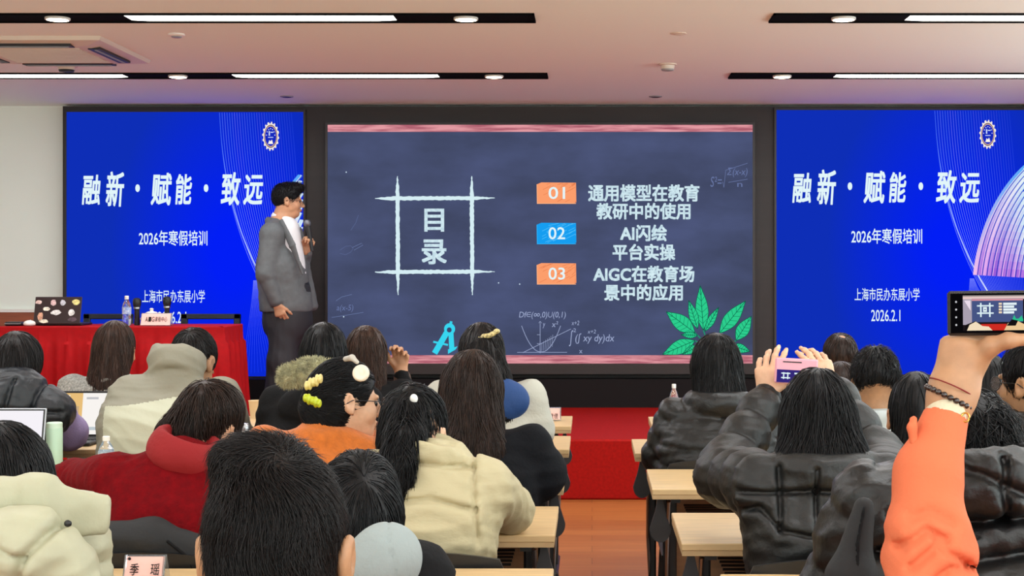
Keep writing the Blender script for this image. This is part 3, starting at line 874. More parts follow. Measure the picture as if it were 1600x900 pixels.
# ------------------------------------------------------------------ the presenter's table and what is on it
M['cloth'] = mat('red_cloth', (166, 6, 14), 0.75, spec=.2, var=.05, vscale=30)
TZ = ST_Z + .685
tx0, tx1, ty0, ty1 = P(2, 508, 9.98)[0] - .02, P(352, 508, 9.98)[0], 9.95, 10.48
def table_cloth():
    """a box cloth with a pleated skirt"""
    zt = TZ; vs = []; fs = []
    def outline(off, z, amp, seed):
        pts = []; per = []
        def edge(a, b, n):
            for i in range(n): per.append((a, b, i / n))
        n1 = 150; n2 = 40
        edge((tx0, ty0), (tx1, ty0), n1); edge((tx1, ty0), (tx1, ty1), n2); edge((tx1, ty1), (tx0, ty1), n1); edge((tx0, ty1), (tx0, ty0), n2)
        cx, cy = (tx0 + tx1) / 2, (ty0 + ty1) / 2
        for i, (a, b, t) in enumerate(per):
            x = a[0] + (b[0] - a[0]) * t; y = a[1] + (b[1] - a[1]) * t
            dx, dy = b[0] - a[0], b[1] - a[1]; L = math.hypot(dx, dy); nx, ny = dy / L, -dx / L
            s = L * t
            w_ = amp * (math.sin(s * 44 + 1.3 * math.sin(s * 7)) + .5 * math.sin(s * 91 + seed))
            pts.append((x + nx * (off + w_), y + ny * (off + w_), z))
        return pts
    rings = [outline(-.012, zt, 0, 0), outline(0, zt - .006, 0, 0), outline(.004, zt - .03, 0, 0), outline(.008, zt - .10, .002, 1), outline(.022, zt - .12, .008, 1), outline(.03, zt - .3, .012, 1), outline(.04, zt - .5, .016, 1.2), outline(.05, ST_Z + .012, .02, 1.4)]
    n = len(rings[0])
    for r in rings: vs += r
    for j in range(len(rings) - 1):
        for i in range(n): fs.append((j * n + i, j * n + (i + 1) % n, (j + 1) * n + (i + 1) % n, (j + 1) * n + i))
    fs.append(tuple(range(n)))
    return vs, fs
o = empty('presenter_table', ((tx0 + tx1) / 2, (ty0 + ty1) / 2, ST_Z), 'long table under a red pleated cloth on the stage at left', 'table')
off = ((tx0 + tx1) / 2, (ty0 + ty1) / 2, ST_Z)
vs, fs = table_cloth()
MB().add(vs, fs).build('tablecloth', M['cloth'], o, True, off)
MB().box((0, 0, .65), (tx1 - tx0 - .08, ty1 - ty0 - .08, .03)).build('tabletop', M['panel'], o)
for sx in (-1, 1):
    for sy in (-1, 1):
        MB().box((sx * ((tx1 - tx0) / 2 - .1), sy * .17, .32), (.04, .04, .64)).build('leg', M['black'], o)

def conf_chair(px0, px1, label):
    x0, x1 = P(px0, 500, 10.85)[0], P(px1, 500, 10.85)[0]; cx = (x0 + x1) / 2; hw = (x1 - x0) / 2
    o = empty('conference_chair', (cx, 10.92, ST_Z), label, 'chair', 'dark conference chairs behind the red table')
    zt = P(0, 491, 10.85)[2] - ST_Z
    f = MB()
    f.box((0, .05, zt - .02), (2 * hw, .03, .04), bev=.006)
    for s in (-1, 1): f.box((s * (hw - .025), .05, (zt + .45) / 2), (.05, .03, zt - .45), bev=.006)
    f.build('back_frame', M['frame'], o)
    MB().box((0, .055, zt - .30), (2 * hw - .1, .012, .40)).build('back_mesh', M['meshcloth'], o)
    MB().box((0, -.10, .45), (2 * hw - .04, .28, .05), bev=.02).build('seat', M['frame'], o)
    for s in (-1, 1):
        MB().tube([(s * (hw - .03), -.22, .43), (s * (hw - .03), -.22, 0)], .013).build('leg', M['frame'], o)
        MB().tube([(s * (hw - .03), .05, .5), (s * (hw - .03), .08, 0)], .013).build('leg', M['frame'], o)
M['frame'] = mat('dark_frame', (42, 46, 54), 0.4, metal=.3)
M['meshcloth'] = mat('mesh_cloth', (30, 60, 150), 0.6)
conf_chair(122, 200, 'dark framed conference chair behind the red table by the stickered laptop')
conf_chair(276, 370, 'dark framed conference chair behind the right end of the red table')

M['dkbrown'] = mat('dark_laptop_lid', (44, 26, 28), 0.4)
def on(px, d, z): return ((px - VX) * d / F, d, z)
td = 10.1
# stickered laptop
lx = on(92, td, TZ)
o = empty('laptop', lx, 'dark laptop with a sticker-covered lid on the red table', 'laptop')
MB().box((0, .10, .01), (.32, .22, .016), bev=.004).build('base', M['blackplastic'], o)
tl = -14 * D2R
R = rotm(0, tl, 0)
lid = MB().box((0, -.02, .105), (.32, .008, .19), R, bev=.003).build('lid', M['dkbrown'], o)
Rn = random.Random(3)
for k, (u, v, a, b, col) in enumerate([(-.42, .3, .05, .03, (236, 196, 190)), (-.24, .05, .05, .03, (240, 220, 205)), (-.1, .28, .04, .045, (225, 190, 190)), (.1, .28, .04, .045, (205, 205, 215)), (.38, .3, .055, .04, (240, 214, 140)), (-.03, -.08, .075, .04, (236, 232, 226)),
                                   (-.36, -.22, .04, .06, (232, 170, 140)), (-.28, -.4, .07, .03, (240, 226, 200)), (.3, -.08, .045, .05, (240, 240, 236)), (.33, -.34, .07, .03, (90, 70, 80))]):
    pts = []
    for i in range(12):
        t = 2 * math.pi * i / 12; rr_ = .8 + .25 * Rn.random()
        p = np.array([u * .32 + a / 2 * rr_ * math.cos(t), 0, v * .19 + b / 2 * rr_ * math.sin(t)])
        pts.append(p)
    mb = MB(); vs = []
    for dy in (-.0042, -.0052): vs += [tuple(np.array([0, -.02, .105]) + R @ (p + np.array([0, dy, 0]))) for p in pts]
    mb.add(vs, [tuple(range(12)), tuple(range(12, 24))] + [(i, (i + 1) % 12, (i + 1) % 12 + 12, i + 12) for i in range(12)])
    mb.build('sticker', mat('sticker', col, .5, var=.25, vscale=60), lid)
# pouch, mouse, cable, phone, mat
o = empty('pouch', on(24, 10.08, TZ), 'black flat pouch at the left end of the red table', 'pouch')
MB().box((0, 0, .014), (.12, .1, .028), bev=.01).build('case', M['blackplastic'], o); MB().box((0, -.05, .016), (.11, .004, .004)).build('zip', M['grey'], o)
s_ = S(.01).ell((0, 0, .016), (.038, .05, .024)).half((0, 0, .001), (0, 0, -1))
o = empty('computer_mouse', on(46, 10.03, TZ), 'white mouse between the black pouch and the laptop', 'mouse')
sdf_obj('shell', s_, M['white'], o, (0, 0, 0), .004); MB().lathe([(.006, -.002), (.006, .002)], (0, .02, .037), 12, rotm(0, 0, math.pi / 2)).build('scroll_wheel', M['grey'], o)

M['pet'] = mat('clear_plastic', (225, 235, 245), 0.08, trans=.92, spec=.4)
M['water'] = mat('label_film', (226, 232, 238), 0.4)
def bottle(loc, h, r, label, capm, labm, group='clear water bottles'):
    o = empty('water_bottle', loc, label, 'bottle', group)
    MB().lathe([(r * .8, 0), (r, .008), (r, h * .30), (r * .93, h * .34), (r, h * .38), (r, h * .62), (r * .8, h * .74), (r * .42, h * .86), (r * .4, h * .90)], (0, 0, 0), 24).build('body', M['pet'], o, True)
    MB().lathe([(r * .46, h * .885), (r * .46, h * .99), (r * .4, h)], (0, 0, 0), 20).build('cap', capm, o, True)
    MB().lathe([(r * 1.01, h * .39), (r * 1.015, h * .40), (r * 1.015, h * .60), (r * 1.01, h * .61)], (0, 0, 0), 24).build('label_sleeve', labm, o, True)
    return o
lb = mat('blue_label', (120, 150, 215), .4, col2=(225, 235, 245), vscale=60); lr = mat('red_label', (190, 60, 80), .4, col2=(230, 220, 230), vscale=50); lw = mat('white_label', (190, 205, 215), .4, col2=(120, 150, 170), vscale=80)
bottle(on(198, 10.1, TZ), .205, .03, 'clear water bottle standing on the red table', M['white'], lb)
bottle(on(822, 5.86, DZ), .155, .03, 'clear water bottle beside the white sleeve left of the aisle', M['white'], lw)
bottle(on(1053, 6.75, DZ), .165, .021, 'clear water bottle with white cap beside the woman with straight bobbed hair', M['white'], lw)
bottle(on(166, 4.9, DZ), .13, .026, 'clear bottle with white cap behind the outstretched red sleeve', M['white'], lw)

def microphone(px, d, z, h, label, tilt=0):
    o = empty('microphone', on(px, d, z), label, 'microphone', 'microphones standing on the red table')
    MB().lathe([(.019, 0), (.02, .01), (.017, h * .55), (.02, h * .60), (.023, h * .62)], (0, 0, 0), 18).build('handle', M['blackplastic'], o, True)
    MB().lathe([(.0235, h * .60), (.0238, h * .63), (.0235, h * .66)], (0, 0, 0), 18).build('silver_band', M['steel'], o, True)
    MB().lathe([(.021, h * .66), (.027, h * .74), (.029, h * .86), (.024, h * .96), (.01, h)], (0, 0, 0), 18).build('grille', M['black'], o, True)
microphone(214, 10.17, TZ, .19, 'black microphone standing beside the water bottle on the red table')
microphone(261, 10.2, TZ, .20, 'black microphone standing behind the pink name card on the red table')
# lidded tea cup
M['china'] = mat('white_china', (232, 226, 214), .2, coat=.3)
o = empty('tea_cup', on(237, 10.15, TZ), 'white china tea cup with a lid on the red table', 'cup')
MB().lathe([(.03, 0), (.034, .004), (.044, .03), (.052, .062), (.053, .07)], (0, 0, 0), 28).build('bowl', M['china'], o, True)
MB().lathe([(.056, .07), (.054, .078), (.035, .092), (.014, .098), (.010, .104), (.015, .114), (.006, .12)], (0, 0, 0), 28).build('lid', M['china'], o, True)
MB().tube([(-.046, 0, .06), (-.068, 0, .06), (-.076, 0, .045), (-.066, 0, .026), (-.044, 0, .024)], .005).build('handle', M['china'], o, True)

M['pink'] = mat('pink_paper', (246, 196, 186), .6)
M['whitepaper'] = mat('white_paper', (238, 232, 228), .6)
M['ink'] = mat('black_ink', (30, 24, 26), .7)
M['acry'] = mat('clear_acrylic', (235, 240, 245), .05, trans=.9)
def name_card(loc, W, H, s, label, box=(.12, .22, .88, .72), m=None, wide=False, acr=True):
    o = empty('name_card', loc, label, 'name card', 'tent name cards')
    D = H * .42; loc = (loc[0], loc[1], loc[2] + .0035)
    o.location = loc
    n_ = nrm((0, -H, D))
    def slab(y0, z0, y1, z1, x0, x1, th):
        q = MB(); dy, dz = y1 - y0, z1 - z0; L = math.hypot(dy, dz); ny, nz = dz / L * th, -dy / L * th
        q.add([(x0, y0, z0), (x1, y0, z0), (x1, y1, z1), (x0, y1, z1), (x0, y0 + ny, z0 + nz), (x1, y0 + ny, z0 + nz), (x1, y1 + ny, z1 + nz), (x0, y1 + ny, z1 + nz)],
              [(0, 1, 2, 3), (4, 7, 6, 5), (0, 4, 5, 1), (1, 5, 6, 2), (2, 6, 7, 3), (3, 7, 4, 0)]); return q
    if acr:
        a = slab(-D, 0, 0, H, -W / 2 - .004, W / 2 + .004, .002)
        b = slab(D + .002, 0, .002, H, -W / 2 - .004, W / 2 + .004, -.002)
        a.add(b.v, b.f)
        for sx in (-1, 1): a.tube([(sx * (W / 2), -D + .002, .006), (sx * (W / 2), -.001, H)], .003, 6)
        a.build('holder', M['acry'], o)
    slab(-D - .001, .004, -.001, H - .004, -W / 2, W / 2, -.0012).build('paper', m or M['pink'], o)
    sl = lambda u, v: np.array([-W / 2 + u * W, -D * (1 - v) - .0045, H * v])
    n = len(s)
    for i, ch in enumerate(s):
        if ch == ' ': continue
        u0 = box[0] + (box[2] - box[0]) * i / n; u1 = box[0] + (box[2] - box[0]) * (i + .86) / n
        O = sl(u0, 1 - box[3]); text('lettering', ch, None, 0, M['ink'], o, (0, 0, 0), bold=.006, frame=(O, sl(u1, 1 - box[3]) - O, sl(u0, 1 - box[1]) - O))
    return o
name_card(on(245, 10.02, TZ), .2, .085, 'AIG课程中心', 'pink name card of a course centre on the red table', box=(.14, .3, .9, .68))
name_card(on(862, 6.72, DZ), .078, .058, '朱世佳', 'small pink name card on the front desk left of the aisle', box=(.12, .45, .92, .85))
c_ = name_card(on(228, 3.2, DZ), .083, .056, '季 瑶', 'pink name card in a clear stand on the near desk by the cream coat', box=(.14, .3, .95, .72))
Canvas  # emblem printed on the near card
MB().lathe([(.0035, 0), (.0035, .0006)], (-.033, -.0085, .049), 14, rotm(0, math.pi / 2, 0)).build('printed_emblem', M['ink'], c_)
name_card(on(677, 3.22, DZ), .03, .05, '', 'blank white card in a clear stand behind the grey hood', m=M['whitepaper'])

# paper cup, flask, tumbler, paper
o = empty('paper_cup', on(400, 6.86, DZ), 'beige paper cup on the front desk below the presenter', 'cup')
MB().lathe([(.026, 0), (.026, .004), (.034, .077), (.036, .08), (.034, .081), (.032, .076), (.025, .01)], (0, 0, 0), 24).build('cup', mat('beige_paper', (226, 200, 158), .6), o, True)
o = empty('flask', on(85, 5.08, DZ), 'pale green flask standing left of the red sleeve', 'flask')
MB().lathe([(.026, 0), (.0275, .004), (.0275, .138), (.026, .141)], (0, 0, 0), 28).build('body', mat('pale_green', (178, 208, 184), .5), o, True)
MB().lathe([(.0268, .138), (.0268, .155), (.024, .158)], (0, 0, 0), 28).build('cap', mat('pale_green_cap', (196, 220, 200), .5), o, True)
o = empty('tumbler', on(378, 4.98, DZ), 'white tumbler with a steel lid right of the red fleece', 'tumbler')
MB().lathe([(.026, 0), (.029, .004), (.031, .13), (.029, .142)], (0, 0, 0), 28).build('body', mat('white_enamel', (226, 234, 234), .35), o, True)
MB().lathe([(.0265, .14), (.0265, .158), (.022, .164), (.01, .166)], (0, 0, 0), 28).build('lid', M['steel'], o, True)
MB().tube([(-.03, 0, .13), (-.042, 0, .12), (-.044, 0, .08), (-.031, 0, .06)], .003).build('strap', M['black'], o, True)
o = empty('paper_sheet', on(843, 6.6, DZ), 'folded white paper slip by the small name card', 'paper')
MB().add([(-.03, -.03, .001), (.03, -.03, .001), (.03, .03, .001), (-.03, .03, .001), (-.03, -.03, .003), (.03, -.03, .003), (.03, .03, .012), (-.03, .03, .012)], [(0, 1, 2, 3), (4, 5, 6, 7), (0, 1, 5, 4), (1, 2, 6, 5), (2, 3, 7, 6), (3, 0, 4, 7)]).build('sheet', M['whitepaper'], o)
o = empty('notebook', on(122, 5.0, DZ), 'open white notebook beside the pale green flask', 'notebook')
MB().box((0, 0, .006), (.10, .12, .012), bev=.002).build('pages', M['whitepaper'], o); MB().box((0, 0, .0005), (.104, .125, .001)).build('cover', M['panel'], o)
o = empty('smartphone', on(205, 3.12, DZ), 'white phone lying in front of the pink name card', 'phone')
MB().box((0, 0, .004), (.15, .072, .008), bev=.003).build('body', M['white'], o); MB().box((-.05, .018, .0085), (.03, .025, .002), bev=.001).build('camera_bump', M['grey'], o)

def laptop_open(px, d, W, H, label, draw, body=M['grey']):
    o = empty('laptop', on(px, d, DZ), label, 'laptop')
    MB().box((0, -.11, .009), (W, .22, .014), bev=.004).build('base', body, o)
    kb = MB()
    for r_ in range(5):
        for k in range(13): kb.box((-W * .42 + k * W * .07, -.05 - r_ * .02, .0175), (W * .058, .015, .003))
    kb.build('keyboard', M['blackplastic'], o)
    R = rotm(0, -12 * D2R, 0)
    lid = MB().box((0, .022, H / 2 + .012), (W, .007, H), R, bev=.002).build('lid', body, o)
    bz = MB().box(tuple(np.array([0, .022, H / 2 + .012]) + R @ np.array([0, -.0042, 0])), (W - .008, .0012, H - .008), R).build('screen_border', M['blackplastic'], lid)
    me = bpy.data.meshes.new('screen_picture'); vs = []; fs = []; cs = []
    for k, (u0, v0, u1, v1, col) in enumerate(draw):
        n = len(vs)
        for u, v in ((u0, v0), (u1, v0), (u1, v1), (u0, v1)):
            vs.append(tuple(np.array([0, .022, H / 2 + .012]) + R @ np.array([(u - .5) * (W - .018), -.0052 - .0002 * k, (.5 - v) * (H - .018)])))
        fs.append((n, n + 1, n + 2, n + 3)); cs.append(rgb(col))
    me.from_pydata(vs, [], fs); a = me.attributes.new('pix', 'FLOAT_COLOR', 'FACE'); a.data.foreach_set('color', np.array(cs, 'f').ravel())
    link_mesh('screen_picture', me, vcmat(), lid)
    return o
laptop_open(12, 5.0, .235, .20, 'silver laptop with a blank white screen at the left edge', [(0, 0, 1, 1, (246, 242, 248)), (.0, .45, .28, .7, (236, 236, 240)), (.1, .5, .2, .68, (170, 175, 185))], mat('silver', (176, 178, 184), .35, metal=.6))
laptop_open(128, 5.93, .21, .185, 'black laptop showing a tan and white page beside the lilac sleeve', [(0, 0, 1, 1, (248, 244, 240)), (0, 0, .47, .8, (232, 190, 122)), (.05, .05, .2, .3, (244, 240, 230)), (.12, .32, .4, .5, (200, 170, 130)), (.16, .55, .42, .78, (160, 130, 100)), (.55, .1, .8, .15, (190, 190, 195)), (.62, .82, .82, .9, (190, 200, 205))], M['blackplastic'])

# ------------------------------------------------------------------ people
def skinmat(n, c): return mat(n, c, .5, sss=.12, var=.06, vscale=40, bump=.06, bscale=400, bdist=.002)
M['skin'] = skinmat('skin', (192, 141, 107)); M['skin2'] = skinmat('skin_tan', (174, 129, 94)); M['skin3'] = skinmat('skin_fair', (216, 170, 138))
def hairmat(n, c, v=.3, rough=.42): return mat(n, c, rough, var=v, vscale=70, stretch=(1, 1, .12), bump=.35, bscale=170, bdist=.003, spec=.22)
M['hair'] = hairmat('black_hair', (26, 22, 22)); M['hairb'] = hairmat('dark_brown_hair', (44, 31, 26)); M['hairc'] = hairmat('brown_hair', (58, 40, 32)); M['hairk'] = hairmat('jet_black_hair', (17, 16, 18))
M['trousers'] = mat('dark_trousers', (32, 33, 40), .75, bump=.1, bscale=200)
M['shoe'] = mat('black_shoe', (22, 21, 22), .4)
M['eye'] = mat('eye', (30, 22, 20), .15)
M['lips'] = mat('lips', (176, 96, 88), .5)
M['lens'] = mat('lens_glass', (240, 245, 250), .03, trans=.95)

A_ = lambda *q: np.array(q, float)
def head_prims(s, C_, R, q=1.0, ears=True, jaw=1.0, eo=1.0):
    L = lambda x, y, z: C_ + R @ (A_(x, y, z) * q)
    s.ell(L(0, -.012, .028), A_(.074, .092, .088) * q, R, .03)
    s.ell(L(0, .030, -.030), A_(.063 * jaw, .062, .084) * q, R, .03)
    s.ell(L(0, .058, -.092), A_(.032 * jaw, .026, .022) * q, R, .03)
    for x in (-1, 1):
        s.ell(L(x * .036, .064, -.034), A_(.024, .022, .024) * q, R, .02)                 # cheeks
        s.ell(L(x * .030, .083, .016), A_(.024, .010, .008) * q, R, .012)                   # brow
        s.ell(L(x * .031, .098, -.004), A_(.015, .012, .010) * q, R, .01, sub=True)         # eye sockets
        s.ell(L(x * .010, .103, -.036), A_(.009, .009, .007) * q, R, .008)                  # nostrils
    s.cone(L(0, .088, .006), L(0, .112, -.032), .008 * q, .011 * q, .012)
    s.ell(L(0, .091, -.060), A_(.022, .010, .0055) * q, R, .006)
    s.ell(L(0, .089, -.071), A_(.019, .010, .006) * q, R, .006)
    if ears:
        for x in (-1, 1):
            Re = R @ rotm(x * -.35, .15, x * .12)
            s.ell(L(x * .079 * eo, -.010, -.008), A_(.010, .020, .032) * q, Re, .008)
            s.ell(L(x * (.079 * eo + .010), -.006, -.006), A_(.007, .011, .020) * q, Re, .004, sub=True)
            s.ell(L(x * .078, .000, -.034), A_(.008, .009, .010) * q, Re, .006)

def hand_prims(s, wr, f, thumb, palm, q=1.0, curl=(.35, .4, .45, .5), spread=.06, tcurl=.3, topen=.75, k=.006):
    f = nrm(f); palm = A_(*palm); palm = nrm(palm - (palm @ f) * f); th = A_(*thumb); l = nrm(th - (th @ f) * f - (th @ palm) * palm)
    s.econe(wr + f * .012 * q, wr + f * .080 * q, (.026 * q, .016 * q), (.040 * q, .0125 * q), l, k=.02)
    bx = (.030, .0105, -.010, -.029); bf = (.086, .091, .087, .077); ln = (.070, .078, .072, .056)
    for i in range(4):
        b = wr + (f * bf[i] + l * bx[i]) * q
        dr = nrm(f + l * spread * (1.5 - i)); p = b - dr * .012 * q; a = curl[i] * .75
        for j, fr in enumerate((.46, .30, .26)):
            dd = nrm(dr * math.cos(a) + palm * math.sin(a))
            e = p + dd * (ln[i] * fr + (.012 if j == 0 else 0)) * q
            r0 = (.0092, .0083, .0075)[j] * q * (.86 if i == 3 else 1); r1 = (.0083, .0075, .0062)[j] * q * (.86 if i == 3 else 1)
            s.cone(p, e, r0, r1, k)
            p = e; a += curl[i] * (1.1 if j == 0 else .8)
    p = wr + (f * .030 + l * .026) * q
    d1 = nrm(f * .75 + l * topen + palm * .35)
    e = p + d1 * .040 * q; s.cone(p, e, .0135 * q, .0105 * q, .012)
    d2 = nrm(d1 * (1 - tcurl) + f * tcurl + palm * tcurl * .8); e2 = e + d2 * .032 * q; s.cone(e, e2, .0100 * q, .0088 * q, k)
    d3 = nrm(d2 + palm * tcurl * .5 + f * tcurl * .4); s.cone(e2, e2 + d3 * .024 * q, .0088 * q, .0068 * q, k)

class Person: pass
def build_body(p, h, m, hands=True):
    """one continuous skin surface: head, neck, trunk, arms with hands, legs"""
    s = S(.02)
    head_prims(s, p.C, p.R, p.q, jaw=p.jaw, eo=p.eo)
    s.cone(p.C + p.R @ A_(0, -.022, -.06) * p.q, p.NB + A_(0, .03, -.03), .054 * p.q, .050 * p.q, .03)
    s.econe(p.NB + A_(0, .025, -.09), p.Ch, (.08, .05), (.12, .08), k=.05); s.econe(p.Ch, p.Hip, (.12, .08), (.13, .09), k=.05)
    for i in (0, 1):
        s.cone(p.NB + A_(0, .02, -.08), p.Sh[i] + A_(0, 0, -.015), .035, .040, .03)
        s.cone(p.Sh[i] + A_(0, 0, -.015), p.El[i], .040, .036, .02); s.cone(p.El[i], p.Wr[i], .036, .026, .015)
        if p.hands[i] is not None: hand_prims(s, p.Wr[i], **p.hands[i])
        s.chain([p.Hp[i], p.Kn[i], p.An[i]], [.072, .052, .036], .03)
        s.cone(p.An[i], p.An[i] + p.fwd * .16 + A_(0, 0, -.05), .034, .03, .02)
    return sdf_obj('body', s, m, p.o, p.root, h)

def skel(px, top, d, yaw=0, pitch=0, roll=0, q=1.0, nb=(0, -.06, -.115), lean=.08, shw=.165, shz=(-.04, -.04), shx=0, hipdx=0, hipz=.55, jaw=1.0,
         El=(None, None), Wr=(None, None), hands=(0, 0), label='', eo=1.0, row=None, facing=0, root=None, o=None):
    if row is not None: d = row - nb[1] + .01; lean = .01       # seated midway between the desk in front and the one behind
    p = Person(); p.q = q; p.jaw = jaw; p.d = d; p.eo = eo
    p.R = rotm(yaw * D2R, pitch * D2R, roll * D2R)
    p.C = P(px, top, d) - A_(0, 0, .134 * q)
    p.NB = p.C + A_(*nb)
    p.Hip = A_(p.NB[0] + hipdx, p.NB[1] - lean, hipz + .02)
    p.Ch = p.NB * .52 + p.Hip * .48 + A_(0, -.02, 0)
    p.Sh = [p.NB + A_(sg * shw + shx, 0, z) for sg, z in zip((-1, 1), shz)]
    p.El = [(p.Sh[i] + A_((-1, 1)[i] * .045, .06, -.17)) if El[i] is None else A_(*El[i]) for i in (0, 1)]
    for i in (0, 1):
        if El[i] is None and p.El[i][2] < .76: p.El[i][2] = .76
    p.Wr = [(p.El[i] + A_((1, -1)[i] * .09, .22, .838 - p.El[i][2])) if Wr[i] is None else A_(*Wr[i]) for i in (0, 1)]
    p.hands = []
    for i in (0, 1):
        if hands[i] == 0: p.hands.append(dict(f=p.Wr[i] - p.El[i], thumb=((1, -1)[i], 0, .3), palm=(0, 0, -1)))
        else: p.hands.append(hands[i])
    p.Hp = [p.Hip + A_(sg * .09, .02, -.005) for sg in (-1, 1)]
    p.Kn = [p.Hp[i] + A_((-1, 1)[i] * .005, .42, -.025) for i in (0, 1)]
    p.An = [A_(p.Kn[i][0], p.Kn[i][1] - .02, .085) for i in (0, 1)]
    p.fwd = A_(0, 1, 0)
    p.root = A_(p.Hip[0], p.Hip[1], 0)
    p.o = empty('person', p.root, label, 'person')
    return p

def jacket(p, w=.18, t=.13, wc=.185, tc=.125, ru=.062, re=.055, rw=.042, puff=None, apuff=None, fold=None, ph=0.0, sh_r=.062, hip_z=.05, extra=None, k=.02, neck=.07, up=.035):
    s = S(k)
    mid = (p.Sh[0] + p.Sh[1]) / 2; u = p.Sh[1] - p.Sh[0]; hw = np.linalg.norm(u) / 2; Up = mid + A_(0, -.005, -.05)
    s.econe(p.Hip + A_(0, 0, hip_z), p.Ch, (w, t), (wc, tc), k=.04, puff=puff, ph=ph, e=2.5)
    s.econe(p.Ch, Up, (wc, tc), (max(hw + up, wc * .9), .10), u, k=.05, puff=puff, ph=ph + .02, e=2.4)
    s.econe(Up + A_(0, 0, .01), p.NB + A_(0, .005, -.045), (hw + up - .015, .088), (neck + .02, neck), u, k=.04, e=2.2)
    for i in (0, 1):
        s.cone(p.Sh[i], p.El[i], sh_r, re, k=.03, puff=apuff)
        ax = nrm(p.Wr[i] - p.El[i])
        s.cone(p.El[i], p.Wr[i] - ax * .012, re, rw, k=.025, puff=apuff)
    if extra: extra(s)
    if fold:
        sd = int(abs(p.C[0]) * 1e4) % 9973
        s.disp = lambda q, a=fold[0], fr=fold[1], sd=sd: -a * np.clip(folds(q, fr, sd, 3, (.1, .2, 1)), -1, .25) * 1.4 + a * .5 * wob(q, fr * .6, sd + 5)
    return s

def groove(pts, d, depth=.008, wd=.007, side=None):
    """a sewn seam on the back of a garment, drawn through points of the photograph laid on the cloth at depth d"""
    Q = [P(x, y, d)[[0, 2]] for x, y in pts]
    def f(q):
        x = q[:, [0, 2]]; m = None
        for a, b in zip(Q[:-1], Q[1:]):
            ab = b - a; t = np.clip(((x - a) @ ab) / (ab @ ab), 0, 1); r = np.sqrt(((x - a - t[:, None] * ab) ** 2).sum(1))
            m = r if m is None else np.minimum(m, r)
        g = -depth * np.exp(-(m / wd) ** 2) + depth * .35 * np.exp(-((m - wd * 3) / (wd * 2.5)) ** 2)
        return g if side is None else g * (q[:, 1] < side)
    return f
def seams(s, *gs):
    d0 = s.disp or (lambda q: 0.0)
    s.disp = lambda q: d0(q) + sum(g(q) for g in gs)

def dress(p, s, name, m, h=.010, midx=None): return sdf_obj(name, s, m, p.o, p.root, h, midx)

def legs(p, m=None, r=1.0, h=.012):
    s = S(.04)
    s.econe(p.Hip + A_(0, 0, .06), p.Hip + A_(0, .02, .02), (.16 * r, .11 * r), (.16 * r, .10 * r), k=.05)
    for i in (0, 1):
        s.chain([p.Hp[i], p.Kn[i], p.An[i] + A_(0, 0, .02)], [.085 * r, .066 * r, .055 * r], .05)
    s.disp = lambda q: .004 * wob(q, 40, 3)
    sdf_obj('trousers', s, m or M['trousers'], p.o, p.root, h)
    for i in (0, 1):
        f = S(.03); a = p.An[i]
        f.cone(a + A_(0, 0, -.03) - p.fwd * .03, a + p.fwd * .17 + A_(0, 0, -.045), .045, .040); f.cone(a, a + A_(0, 0, -.03), .045, .045); f.half((0, 0, .003 + (p.root[2])), (0, 0, -1))
        sdf_obj('shoe', f, M['shoe'], p.o, p.root, h)

def cap(p, gx=1.0, gy=1.0, gz=1.0, face=True, back=-.012, low=0.0):
    """hair covering the skull, open at the face"""
    s = S(.03); L = lambda x, y, z: p.C + p.R @ (A_(x, y, z) * p.q)
    s.ell(L(0, back, .030), A_(.086 * gx, .106 * gy, .104 * gz) * p.q, p.R)
    if low: s.ell(L(0, -.05, -.04), A_(.070 * gx, .062 * gy, .070 + low) * p.q, p.R)
    s.Lf = L
    if face: s.ell(L(0, .115, -.045), A_(.085, .085, .115) * p.q, p.R, k=.02, sub=True)
    return s
def ears_out(s, p):
    for x in (-1, 1): s.ell(s.Lf(x * .098, .004, -.02), A_(.03, .034, .05) * p.q, p.R, k=.015, sub=True)

def seatchair(p, dy=0.0):
    return (p.Hip[0], p.Hip[1] - .015 + dy, 0)

def eyes(p):
    for x in (-1, 1):
        c = p.C + p.R @ (A_(x * .031, .080, -.005) * p.q)
        s = S().ell(c, A_(.012, .011, .010) * p.q, p.R); sdf_obj('eye', s, M['eye'], p.o, p.root, .003)
def glasses(p, rw=.026, rh=.022, round_=True, m=None):
    L = lambda x, y, z: p.C + p.R @ (A_(x, y, z) * p.q) - p.root
    mb = MB()
    for x in (-1, 1):
        mb.tube([L(x * .034 + rw * math.cos(a), .108, -.008 + rh * math.sin(a)) for a in np.linspace(0, 2 * math.pi, 22)], .0016, 6)
        mb.tube([L(x * (.034 + rw), .107, -.004), L(x * .076, .085, .0), L(x * .086, .0, .0), L(x * .084, -.02, -.012)], .0016, 6)
    mb.tube([L(-.009, .112, -.004), L(0, .115, -.001), L(.009, .112, -.004)], .0016, 6)
    g = mb.build('glasses', m or M['black'], p.o, True)
    for x in (-1, 1):
        vs = [L(x * .034 + rw * .97 * math.cos(a), .108, -.008 + rh * .97 * math.sin(a)) for a in np.linspace(0, 2 * math.pi, 20, endpoint=False)]
        vs2 = [v + p.R @ A_(0, .0015, 0) for v in vs]
        n = 20
        MB().add(vs + vs2, [tuple(range(n)), tuple(range(n, 2 * n))[::-1]] + [(i, (i + 1) % n, (i + 1) % n + n, i + n) for i in range(n)]).build('lens', M['lens'], g)

